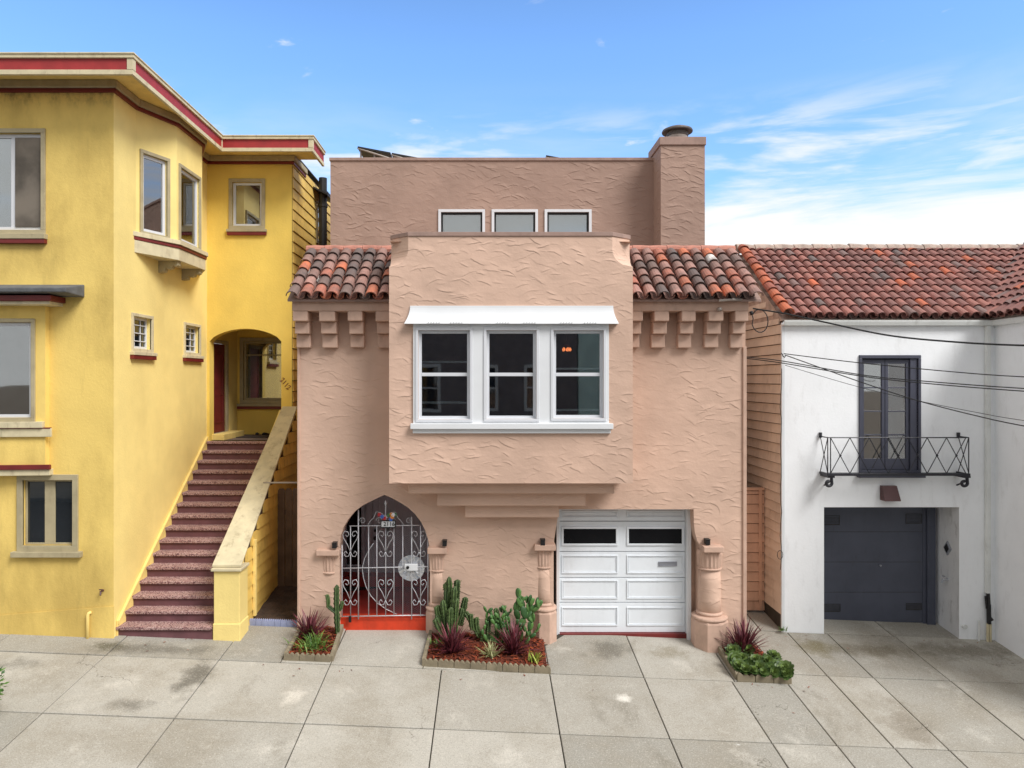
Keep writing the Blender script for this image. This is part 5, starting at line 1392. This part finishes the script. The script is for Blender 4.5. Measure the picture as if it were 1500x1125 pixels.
def blade(mb, base, az_, L_, w_, lean, droop, rv, n=6):
    mb.rv = rv; d = Vector((cos(az_), sin(az_), 0)); s_ = Vector((-sin(az_), cos(az_), 0)); p = Vector(base); an = pi / 2 - lean
    L0 = []
    for i in range(n + 1):
        t = i / n; w2 = w_ * (1 - t) ** .6 * (.55 + .45 * min(1, t * 5))
        L0.append((p - s_ * w2, p + Vector((0, 0, -.25 * w2)), p + s_ * w2))
        an -= droop / n * (.4 + 1.2 * t); p = p + (d * cos(an) + Vector((0, 0, sin(an)))) * (L_ / n)
    b = len(mb.v)
    for tri in L0: mb.v += list(tri)
    mb.idx(b, [q for i in range(n) for q in ((i * 3, i * 3 + 1, i * 3 + 4, i * 3 + 3), (i * 3 + 1, i * 3 + 2, i * 3 + 5, i * 3 + 4))])
def tuft(name, mat, x, y, label, cat, n, L_, w_, lean=(.05, 1.1), droop=(.1, .7), group=None, seed=0, spread=.03):
    rg = random.Random(seed); mb = MB(); z = gz(x, y) + .05
    for i in range(n):
        a = rg.uniform(0, 2 * pi); le = rg.uniform(*lean); k = 1 - .25 * le
        blade(mb, (x + rg.gauss(0, spread), y + rg.gauss(0, spread), z), a, L_ * rg.uniform(.65, 1.05) * k, w_ * rg.uniform(.7, 1.2), le, rg.uniform(*droop), rg.random())
    return base_tag(mb, name, mat, (x, y, z), label, cat, group, recalc=False)
GP = 'burgundy strap-leaf plants'
tuft('cordyline', 'cord', -2.93, -.42, 'burgundy spiky plant in the small bed left of the gate', 'plant', 95, .60, .022, group=GP, seed=1)
tuft('cordyline', 'cord', -.56, -.72, 'burgundy spiky plant at the foot of the tall columnar cactus', 'plant', 105, .62, .020, (.05, 1.15), group=GP, seed=2)
tuft('cordyline', 'cord', .42, -.62, 'burgundy spiky plant in front of the prickly pear', 'plant', 105, .64, .020, (.05, 1.15), group=GP, seed=3)
tuft('cordyline', 'cord', 4.22, -.36, 'burgundy spiky plant rising behind the green rosettes at the right corner', 'plant', 95, .68, .024, (.05, 1.0), group=GP, seed=4)
for i, (dx, dy) in enumerate(((-.08, .05), (.1, .06), (0, -.1), (-.17, -.08), (.17, -.06))):
    pass
tuft('strap_leaf_clump', 'grassy', -2.80, -.70, 'bright green low clump of strap leaves in front of the burgundy plant', 'plant', 170, .33, .012, (.1, 1.3), (.4, 1.4), seed=6, spread=.11)
tuft('grass_tuft', 'pale', .05, -.78, 'pale striped grass tuft between two burgundy plants', 'plant', 60, .34, .011, (.05, 1.1), (.2, .9), seed=7)
tuft('lily_clump', 'yellowgreen', .76, -.86, 'small yellow-green leafy tuft at the right front of the long bed', 'plant', 36, .24, .018, (.05, .8), (.3, .9), seed=8, spread=.04)
tuft('ground_clump', 'grassy', -.80, -.45, 'low light green seedling at the left end of the long bed', 'plant', 40, .15, .02, (.3, 1.3), (.2, .8), seed=9, spread=.06)
# ribbed columnar cacti
def stem(mb, base, top, r, ribs=6, rv=.5, bend=.0):
    base, top = Vector(base), Vector(top); n = 34; b = len(mb.v); k = ribs * 4
    ax_ = (top - base); L_ = ax_.length; axn = ax_.normalized()
    s1 = axn.cross(Vector((0, 1, 0))).normalized(); s2 = axn.cross(s1)
    for i in range(n + 1):
        t = i / n; rr = r * (.75 + .25 * min(1, t * 4)) * (math.sqrt(max(0.02, 1 - max(0, (t - .88) / .12) ** 2)))
        rr *= 1 + .05 * sin(t * 19 + base.x * 40)
        c = base + ax_ * t + s1 * bend * sin(t * pi)
        for j in range(k):
            a = 2 * pi * j / k; q = rr * ((1.0 + .13 * sin(t * 70 + j * 1.3), .80, .55, .80)[j % 4]); mb.v.append(c + s1 * cos(a) * q + s2 * sin(a) * q)
    for i in range(n):
        for j in range(k):
            mb.rv = min(1, max(0, rv * .5 + (.45 if j % 4 in (0, 3) else .0) + random.uniform(-.1, .12)))
            mb.idx(b, [(i * k + j, i * k + (j + 1) % k, (i + 1) * k + (j + 1) % k, (i + 1) * k + j)])
    mb.idx(b, [tuple(n * k + j for j in range(k))])
def cactus(label, stems, seed):
    x, y = stems[0][0], stems[0][1]; t = thing('columnar_cactus', label, 'cactus', (x, y, gz(x, y)), group='columnar cacti')
    rg = random.Random(seed)
    for (xa, ya, za, xb, yb5, zb5, r) in stems:
        mb = MB(); stem(mb, (xa, ya, gz(xa, ya) + za), (xb, yb5, gz(xb, yb5) + zb5), r, rg.choice((5, 6)), rg.random(), rg.uniform(-.02, .02))
        # little knobby arms and spine tufts along the ribs
        for _ in range(int((zb5 - za) * 26)):
            tt = rg.uniform(.15, .98); c = Vector((xa, ya, gz(xa, ya) + za)).lerp(Vector((xb, yb5, gz(xb, yb5) + zb5)), tt); a = rg.uniform(pi, 2 * pi)
            c += Vector((cos(a), sin(a), 0)) * r * .9
            d = Vector((cos(a), sin(a), .3)) * .03; s_ = Vector((0, 0, .006))
            mb.rv = 1.0; mb.face([c - s_, c + d, c + s_])
        mb.build('stem', 'cactus', t, recalc=False)
    return t
cactus('tall cluster of ribbed cactus columns to the right of the arched gate', [
    (-.62, -.22, .0, -.64, -.24, 1.10, .058), (-.68, -.30, .0, -.74, -.32, .74, .055), (-.55, -.30, .0, -.54, -.33, .98, .058), (-.58, -.38, .0, -.60, -.40, .66, .055), (-.52, -.36, .0, -.50, -.38, .8, .05), (-.66, -.24, .0, -.69, -.24, .9, .05), (-.80, -.3, .2, -.84, -.3, .48, .045), (-.48, -.3, .4, -.42, -.32, .62, .045), (-.74, -.26, .30, -.84, -.27, .62, .06),
    (-.45, -.26, .30, -.36, -.26, .78, .055), (-.52, -.2, .6, -.50, -.22, 1.05, .06), (-.72, -.34, .12, -.86, -.36, .45, .06), (-.66, -.2, .55, -.70, -.2, .98, .055)], 3)
cactus('slim ribbed cactus standing against the left side of the arched gate', [
    (-2.49, -.26, .0, -2.52, -.22, .88, .05), (-2.52, -.25, .42, -2.66, -.24, .52, .036), (-2.66, -.24, .5, -2.68, -.24, .72, .036), (-2.47, -.24, .45, -2.42, -.24, .62, .034)], 4)
cactus('leaning ribbed cactus arm sprawling between the tall cluster and the prickly pear', [
    (-.36, -.25, .52, -.12, -.28, .12, .055), (-.12, -.28, .10, .30, -.30, .02, .055), (-.14, -.28, .18, -.18, -.28, .46, .05), (.02, -.3, .1, .05, -.3, .5, .05), (-.25, -.3, .25, -.27, -.3, .52, .045), (.16, -.26, .12, .14, -.26, .62, .05)], 5)
t = thing('prickly_pear', 'prickly pear cactus with flat green pads beside the left garage column', 'cactus', (.55, -.3, gz(.55, -.3)))
rg = random.Random(12)
def pad(p, ang, L_, w_, yaw):
    mb = MB(); b = len(mb.v); n, m = 12, 6; mb.rv = rg.random()
    d = Vector((sin(ang), 0, cos(ang))); s_ = Vector((cos(ang) * cos(yaw), sin(yaw), -sin(ang) * cos(yaw))); nn = d.cross(s_)
    for i in range(m + 1):
        ph = pi * i / m
        for k in range(n):
            a = 2 * pi * k / n; wv_ = w_ * (.72 + .28 * (1 - cos(ph)) / 2 * 1.0)
            mb.v.append(p + d * (L_ * .5 * (1 - cos(ph))) + s_ * wv_ * .5 * sin(ph) * cos(a) + nn * .018 * sin(ph) * sin(a))
    mb.idx(b, [(i * n + k, i * n + (k + 1) % n, (i + 1) * n + (k + 1) % n, (i + 1) * n + k) for i in range(m) for k in range(n)])
    mb.build('pad', 'pad', t, smooth=True, recalc=False)
    return p + d * L_ * .93
def grow(p, ang, L_, depth):
    w_ = L_ * rg.uniform(.56, .72)
    e = pad(p, ang, L_, w_, rg.uniform(-.9, .9))
    if depth <= 0: return
    for _ in range(rg.choice((1, 2, 2))):
        grow(e + Vector((rg.uniform(-.03, .03), rg.uniform(-.03, .02), -.01)), ang * .5 + rg.uniform(-.75, .75), L_ * rg.uniform(.78, 1.0), depth - 1)
for (x, y, a, L_, dp_) in ((.12, -.28, -.5, .17, 4), (.36, -.25, -.2, .19, 4), (.54, -.30, .05, .23, 4), (.66, -.27, .2, .20, 4), (.26, -.36, .1, .14, 4), (.62, -.38, .5, .15, 3), (.0, -.33, -.45, .14, 3), (.44, -.38, .3, .15, 3)):
    grow(Vector((x, y, gz(x, y) + .08)), a, L_, dp_)
# aeonium rosettes
t = thing('rosette_succulent', 'mound of green rosette succulents spilling over the right corner bed', 'succulent', (4.3, -.8, gz(4.3, -.8)))
rg = random.Random(4)
def rosette(c, R, tilt, taz):
    mb = MB(); nz = Vector((sin(tilt) * cos(taz), sin(tilt) * sin(taz), cos(tilt))); a1 = nz.cross(Vector((.3, 1, .2))).normalized(); a2 = nz.cross(a1)
    for (lay, n, rr, up) in ((0, 13, 1.0, .12), (1, 12, .78, .38), (2, 9, .52, .72), (3, 6, .30, 1.05)):
        for k in range(n):
            a = 2 * pi * (k + lay * .5) / n + rg.uniform(-.1, .1); d = (a1 * cos(a) + a2 * sin(a)); s_ = -a1 * sin(a) + a2 * cos(a)
            L_ = R * rr * rg.uniform(.88, 1.08); w_ = R * .26 * (1 - lay * .12); dd = (d * cos(up) + nz * sin(up)); mb.rv = min(1, .15 + lay * .25 + rg.uniform(-.1, .2))
            p0 = c + nz * .01 * lay
            m_ = p0 + dd * L_ * .72 - nz * .004
            mb.face([p0 - s_ * w_ * .3, m_ - s_ * w_, p0 + dd * L_ * .93 - s_ * w_ * .55 + nz * .008, p0 + dd * L_ + nz * .014, p0 + dd * L_ * .93 + s_ * w_ * .55 + nz * .008, m_ + s_ * w_, p0 + s_ * w_ * .3])
    mb.tube([c, c - nz * R * .6 - Vector((0, 0, R * .6))], .014, 6)
    mb.build('rosette', 'aeon', t, recalc=False)
for (px_, py_, Y, R) in ((1074, 958, -.5, .12), (1084, 952, -.35, .11), (1097, 957, -.45, .10), (1076, 972, -.75, .13), (1088, 970, -.7, .11), (1082, 984, -.95, .12), (1098, 982, -.95, .10), (1108, 972, -.8, .11), (1112, 985, -1.0, .13), (1128, 985, -1.0, .10), (1124, 972, -.75, .10), (1133, 966, -.6, .12), (1140, 980, -.9, .10), (1150, 985, -1.05, .14), (1153, 992, -1.14, .10), (1103, 990, -1.08, .09), (1136, 990, -1.1, .09), (1120, 992, -1.12, .08), (1093, 990, -1.05, .1)):
    x = wx(px_, Y); z = max(wz(py_, Y), gz(x, Y) + .1)
    rosette(Vector((x, Y, z + .05)), R * 1.12, rg.uniform(.35, 1.05), rg.uniform(-2.3, -.9))
# street shrub whose crown edge reaches into the frame on the left
sx, sy_ = -6.70, -3.05
sh = thing('street_shrub', 'green leafy shrub just poking in at the left edge of the pavement', 'shrub', (sx, sy_, gz(sx, sy_)))
rg = random.Random(31)
mb = MB()
for k in range(7):
    a = rg.uniform(0, 6.28); mb.tube([(sx, sy_, gz(sx, sy_)), (sx + .12 * cos(a), sy_ + .12 * sin(a), gz(sx, sy_) + .45), (sx + .3 * cos(a), sy_ + .3 * sin(a), gz(sx, sy_) + .7)], .02, 6, r1=.006)
mb.build('stems', 'bark', sh)
mb = MB()
for _ in range(1500):
    a, u = rg.uniform(0, 6.28), rg.uniform(-1, 1); r3 = rg.uniform(.55, 1.0) ; s3 = math.sqrt(1 - u * u)
    c = Vector((sx + .46 * r3 * s3 * cos(a), sy_ + .46 * r3 * s3 * sin(a), gz(sx, sy_) + .46 + .42 * r3 * u))
    d = Vector((cos(a) * s3 + rg.gauss(0, .5), sin(a) * s3 + rg.gauss(0, .5), u + .4 + rg.gauss(0, .4))).normalized(); s_ = d.cross(Vector((rg.random(), rg.random(), 1))).normalized(); L_ = rg.uniform(.05, .09); w_ = L_ * .3
    mb.rv = rg.random(); mb.face([c, c + d * L_ * .5 + s_ * w_, c + d * L_, c + d * L_ * .5 - s_ * w_])
mb.build('foliage', 'shrub', sh, recalc=False)
rg = random.Random(77); mb = MB()
for _ in range(70):
    x, y = rg.choice(((-2.7, -1.3), (.1, -1.35), (4.3, -1.3), (5.2, .3), (-1.6, -.3), (8.6, .4), (-5.2, -.75))); x += rg.gauss(0, .55); y = min(y + rg.gauss(0, .16), .55)
    z = gz(x, y) + .012; a = rg.uniform(0, 6.28); L_ = rg.uniform(.012, .035); d = Vector((cos(a), sin(a), rg.uniform(-.15, .3))) * L_; s_ = Vector((-sin(a), cos(a), 0)) * L_ * .3
    p = Vector((x, y, z)); mb.rv = rg.random(); mb.face([p - d, p + s_, p + d, p - s_])
lo = mb.build('leaf_litter', 'mulch', None, recalc=False); kind(lo, 'stuff'); lo['label'] = 'scraps of bark and dry leaf strewn over the concrete pavement'; lo['category'] = 'litter'
# a little weed at the foot of the white wall
tuft('weed', 'grassy', 5.28, .62, 'small green weed at the foot of the white wall corner', 'weed', 24, .12, .012, (.2, 1.2), (.2, .8), seed=15, spread=.04)

# ================================================================ WIRES
def wire(label, pts, r):
    P_ = [Vector((wx(px_, Y), Y, wz(py_, Y))) for (px_, py_, Y) in pts]
    out = []
    for i in range(len(P_) - 1):       # catmull-rom
        p0, p1, p2, p3 = P_[max(i - 1, 0)], P_[i], P_[i + 1], P_[min(i + 2, len(P_) - 1)]
        for k in range(10):
            t = k / 10; out.append(.5 * ((2 * p1) + (p2 - p0) * t + (2 * p0 - 5 * p1 + 4 * p2 - p3) * t * t + (3 * p1 - p0 - 3 * p2 + p3) * t ** 3))
    out.append(P_[-1])
    mb = MB(); mb.tube(out, r, 6)
    return base_tag(mb, 'overhead_wire', 'wire', tuple(P_[0]), label, 'wire', 'overhead service wires', smooth=True)
wire('thick black service cable from the pink eave sagging across the top of the white wall', [(1103, 452, -.35), (1148, 459, -.6), (1204, 471, -1.0), (1300, 491, -1.6), (1400, 501, -2.2), (1500, 506, -2.8), (1640, 508, -3.6), (1900, 500, -5)], .014)
wire('upper thin wire from the hook on the white corner, passing over the French window', [(1148, 518, .60), (1255, 531, -.1), (1400, 545, -1.0), (1500, 552, -1.6), (1700, 560, -2.8), (1950, 560, -4)], .009)
wire('upper wire of the close pair from the pink corner past the French window', [(1094, 523, -.02), (1147, 529, -.3), (1262, 549, -.9), (1350, 558, -1.4), (1500, 569, -2.2), (1700, 578, -3.2), (1950, 580, -4.4)], .009)
wire('lower wire of the close pair from the pink corner past the French window', [(1094, 525, -.02), (1147, 532, -.3), (1262, 551, -.95), (1350, 561, -1.5), (1500, 573, -2.3), (1700, 584, -3.3), (1950, 590, -4.5)], .009)
wire('steepest wire descending from the hook on the white corner to the right', [(1150, 520, .60), (1200, 538, .2), (1262, 560, -.2), (1345, 587, -.8), (1430, 609, -1.4), (1500, 624, -2.0), (1700, 660, -3.4), (1950, 690, -5)], .009)
wire('faint thin wire running just above the steepest wire on the right', [(1150, 535, .62), (1255, 566, -.2), (1345, 587, -.75), (1430, 604, -1.3), (1500, 616, -1.9), (1700, 642, -3.4), (1950, 664, -5)], .005)
mb = MB()
c = Vector((wx(1147, .62), .64, wz(519, .62))); mb.tube([c + Vector((0, .05, .02)), c, c + Vector((-.02, -.06, -.03)), c + Vector((0, -.08, -.06)), c + Vector((.03, -.06, -.02))], .010, 6)
base_tag(mb, 'wire_hook', 'iron', tuple(c), 'small black wire hook on the corner of the white wall', 'hook', smooth=True)
mb = MB(); p0 = Vector((wx(1100, -.2), -.2, wz(456, -.2)))
pts = [p0, p0 + Vector((.03, -.02, -.12))] + [Vector((wx(1113 + 12 * cos(a), -.2), -.2 - .02 * sin(a), wz(470 + 17 * sin(a), -.2))) for a in [pi * .9 - i * .35 for i in range(16)]]
mb.tube(pts, .009, 6); mb.tube([p0 + Vector((.0, 0, .0)), p0 + Vector((.02, 0, -.06))], .03, 8)
base_tag(mb, 'cable_loop', 'wire', tuple(p0), 'loose loop of black cable hanging from the right end of the pink eave', 'cable', smooth=True)
mb = MB(); x_ = XW0 - .05
pts = [(x_ + .02, YW - .015, wz(540, YW))] + [(x_ + .012 * sin(i * 1.7), YW - .03 + .01 * cos(i * 2.3), wz(545 + i * 17, YW)) for i in range(1, 18)]
mb.tube(pts, .006, 5); mb.tube([(x_ - .02 + .05 * cos(a), YW - .04, wz(812, YW) + .08 * sin(a)) for a in [i * .6 for i in range(17)]], .005, 5)
base_tag(mb, 'hanging_cable', 'wire', tuple(pts[0]), 'thin black cable running down the left edge of the white wall', 'cable', smooth=True)
mb = MB(); zq = wz(441, -.37)
mb.tube([(wx(1053, -.52), -.52, zq - .01), (wx(1070, -.5), -.5, zq + .01), (wx(1086, -.45), -.45, zq + .015)], .022, 8); mb.tube([(wx(1052, -.4), -.38, wz(453, -.38)), (wx(1055, -.4), -.44, wz(453, -.4))], .03, 8)
base_tag(mb, 'cable_clamp', 'galv', (wx(1060, -.45), -.45, zq), 'short grey cable conduit clamped under the right-hand pink tile eave', 'conduit', smooth=True)

# ================================================================ OPPOSITE SIDE OF THE STREET (seen in the window reflections)
def opp(x0, x1, h, m, lab, roof):
    t = thing('opposite_house', lab, 'house', ((x0 + x1) / 2, -17.5, rz_((x0 + x1) / 2)), group='houses across the street')
    zb = rz_((x0 + x1) / 2) - .5; Fo = Fr((0, -17.5, 0), (1, 0, 0), (0, 1, 0)); hs_ = []
    for k in range(2):
        for u in (.2, .5, .8):
            c = x0 + (x1 - x0) * u
            z = zb + 1.3 + k * 3.0
            if k == 0 and u == .5: continue
            hs_.append((c - .55, c + .55, z, z + 1.7, .15))
    mb = MB(); wall(mb, Fo, x0 + .02, x1 - .02, zb, zb + h, hs_)
    mb.face([(x0 + .02, -17.5, zb), (x0 + .02, -27, zb), (x0 + .02, -27, zb + h), (x0 + .02, -17.5, zb + h)]); mb.face([(x1 - .02, -17.5, zb), (x1 - .02, -27, zb), (x1 - .02, -27, zb + h), (x1 - .02, -17.5, zb + h)])
    mb.build('wall', m, t)
    mb = MB(); mb.box(x0 + .03, x1 - .03, -27, -17.2, zb + h, zb + h + .2); mb.build('roof', roof, t)
    for h_ in hs_:
        mb = MB(); mb.ring(Fo, h_[0] - .08, h_[1] + .08, h_[2] - .08, h_[3] + .08, .12, .12, .12, .12, -.03, .06); mb.fbox(Fo, h_[0], h_[1], (h_[2] + h_[3]) / 2 - .03, (h_[2] + h_[3]) / 2 + .03, .0, .06)
        f = mb.build('window', 'opp', t); mb = MB(); mb.fbox(Fo, h_[0], h_[1], h_[2], h_[3], .08, .1); mb.build('pane', 'glass', f)
    mb = MB(); c = (x0 + x1) / 2; mb.fbox(Fo, c - 1.2, c + 1.2, zb + .3, zb + 2.6, -.02, .05); mb.build('garage_door', 'white', t)
opp(-11.6, -4.0, 9.0, 'opp', 'grey stucco house across the street mirrored in the left bay window', 'slate')
opp(-4.0, 3.6, 9.4, 'brick', 'dark brick house across the street mirrored in the middle bay window', 'slate')
opp(3.6, 11.2, 8.8, 'opp2', 'pale green house across the street mirrored in the French window', 'slate')

# ================================================================ LIGHT, SKY, CAMERA
w = bpy.data.worlds.new('World'); SC.world = w; w.use_nodes = True
T = w.node_tree; bg = T.nodes['Background']
SUN_EL, SUN_AZ = 47.0, 50.0       # azimuth measured from straight in front (-Y) towards +X
def N(typ, **kw):
    n = T.nodes.new(typ)
    for k, v in kw.items(): setattr(n, k, v)
    return n
def lk(a, b): T.links.new(a, b)
sky = N('ShaderNodeTexSky', sky_type='NISHITA'); sky.sun_disc = False
sky.sun_elevation = radians(SUN_EL); sky.sun_rotation = radians(180 - SUN_AZ)
sky.air_density = 1.0; sky.dust_density = .6; sky.ozone_density = 2.0
tc = N('ShaderNodeTexCoord')
sep = N('ShaderNodeSeparateXYZ'); lk(tc.outputs['Generated'], sep.inputs[0])
def mth(op, a, b=0.0, clamp=False):
    n = N('ShaderNodeMath', operation=op); n.use_clamp = clamp
    for i, v in enumerate((a, b)):
        if isinstance(v, bpy.types.NodeSocket): lk(v, n.inputs[i])
        else: n.inputs[i].default_value = v
    return n.outputs[0]
def sst(v, lo, hi, a=0.0, b=1.0):
    n = N('ShaderNodeMapRange', interpolation_type='SMOOTHSTEP'); lk(v, n.inputs[0])
    for i, q in zip((1, 2, 3, 4), (lo, hi, a, b)):
        if isinstance(q, bpy.types.NodeSocket): lk(q, n.inputs[i])
        else: n.inputs[i].default_value = q
    return n.outputs[0]
def nz(scale, loc, detail=6, rough=.55, dist=0.0, base=2.0):
    m = N('ShaderNodeMapping'); lk(tc.outputs['Generated'], m.inputs[0]); m.inputs['Scale'].default_value = scale; m.inputs['Location'].default_value = loc
    n = N('ShaderNodeTexNoise'); lk(m.outputs[0], n.inputs['Vector']); n.inputs['Scale'].default_value = base; n.inputs['Detail'].default_value = detail; n.inputs['Roughness'].default_value = rough; n.inputs['Distortion'].default_value = dist
    return n.outputs[0]
Zc = sep.outputs[2]; Xc = sep.outputs[0]
tint = N('ShaderNodeMix', data_type='RGBA', blend_type='MULTIPLY'); tint.inputs[0].default_value = 1.0
lk(sky.outputs[0], tint.inputs[6])
tr_ = N('ShaderNodeValToRGB'); lk(Zc, tr_.inputs[0])
cr = tr_.color_ramp; cr.elements[0].position = .0; cr.elements[0].color = (1.15, 1.35, 1.5, 1); cr.elements[1].position = .75; cr.elements[1].color = (.85, 1.0, 1.1, 1)
e = cr.elements.new(.42); e.color = (1.2, 1.55, 1.9, 1)
lk(tr_.outputs[0], tint.inputs[7])
# wispy cloud bands: thick near the horizon, streaks above it
n1 = nz((1.3, 1.3, 9.0), (.35, .0, .4), 7, .60, .5, 1.7)
n2 = nz((2.4, 2.4, 15.0), (4.1, 1.2, 2.6), 6, .56, .4, 1.4)
side = sst(Xc, -.05, .40, 0.0, 1.0)                      # the bank of cloud thickens to the right
edge = mth('ADD', mth('MULTIPLY', side, .13), mth('MULTIPLY', mth('SUBTRACT', n1, .5), .28))
bank = sst(mth('SUBTRACT', mth('ADD', edge, .115), Zc), -.035, .045)
wisp = mth('MULTIPLY', mth('MULTIPLY', sst(n2, .46, .64), sst(Zc, .29, .37, 1.0, 0.0)), .78)
veil = mth('MULTIPLY', sst(nz((1.6, 1.6, 7), (2.2, 3, 1), 5, .6, .3, 1.5), .42, .75), sst(Zc, .22, .40, .45, 0.0))
hi = mth('MULTIPLY', sst(nz((5, 5, 17), (9, 3, 1), 6, .6, .4, 1.5), .63, .78), .7)
bank = mth('MAXIMUM', bank, veil)
over = mth('MAXIMUM', sst(Zc, .52, .80), sst(sep.outputs[1], .45, .05))  # unseen overcast behind camera and overhead, added to neutralise the blue fill light
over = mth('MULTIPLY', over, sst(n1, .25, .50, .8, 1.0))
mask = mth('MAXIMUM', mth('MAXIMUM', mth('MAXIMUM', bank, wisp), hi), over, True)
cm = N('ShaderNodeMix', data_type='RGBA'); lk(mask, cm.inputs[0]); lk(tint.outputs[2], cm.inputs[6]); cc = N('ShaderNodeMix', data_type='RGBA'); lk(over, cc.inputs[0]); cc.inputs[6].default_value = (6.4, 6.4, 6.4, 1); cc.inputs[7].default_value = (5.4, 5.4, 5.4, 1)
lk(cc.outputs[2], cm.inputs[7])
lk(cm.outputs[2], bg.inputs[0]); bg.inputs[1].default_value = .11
sun = bpy.data.lights.new('sun', 'SUN'); sun.energy = 2.5; sun.angle = radians(26); sun.color = (1.0, .98, .96)
so = bpy.data.objects.new('sun', sun); COL.objects.link(so)
dv = Vector((sin(radians(SUN_AZ)) * cos(radians(SUN_EL)), -cos(radians(SUN_AZ)) * cos(radians(SUN_EL)), sin(radians(SUN_EL))))
so.rotation_euler = dv.to_track_quat('Z', 'Y').to_euler(); so.location = (5, -8, 15)
cam = bpy.data.cameras.new('camera'); co = bpy.data.objects.new('camera', cam); COL.objects.link(co)
co.location = (0, CAMY, CAMZ); co.rotation_euler = (radians(90), 0, 0)
cam.sensor_fit = 'HORIZONTAL'; cam.sensor_width = 36; cam.lens = FOC / 1500 * 36
cam.shift_x = (750 - CX) / 1500; cam.shift_y = (HY - 562.5) / 1500; cam.clip_end = 2000; cam.clip_start = .05
SC.camera = co
SC.view_settings.view_transform = 'Standard'; SC.view_settings.look = 'None'; SC.view_settings.exposure = 0.56; SC.view_settings.gamma = 1
SC.render.engine = 'CYCLES'; SC.cycles.use_denoising = True; SC.cycles.max_bounces = 8; SC.cycles.transparent_max_bounces = 16
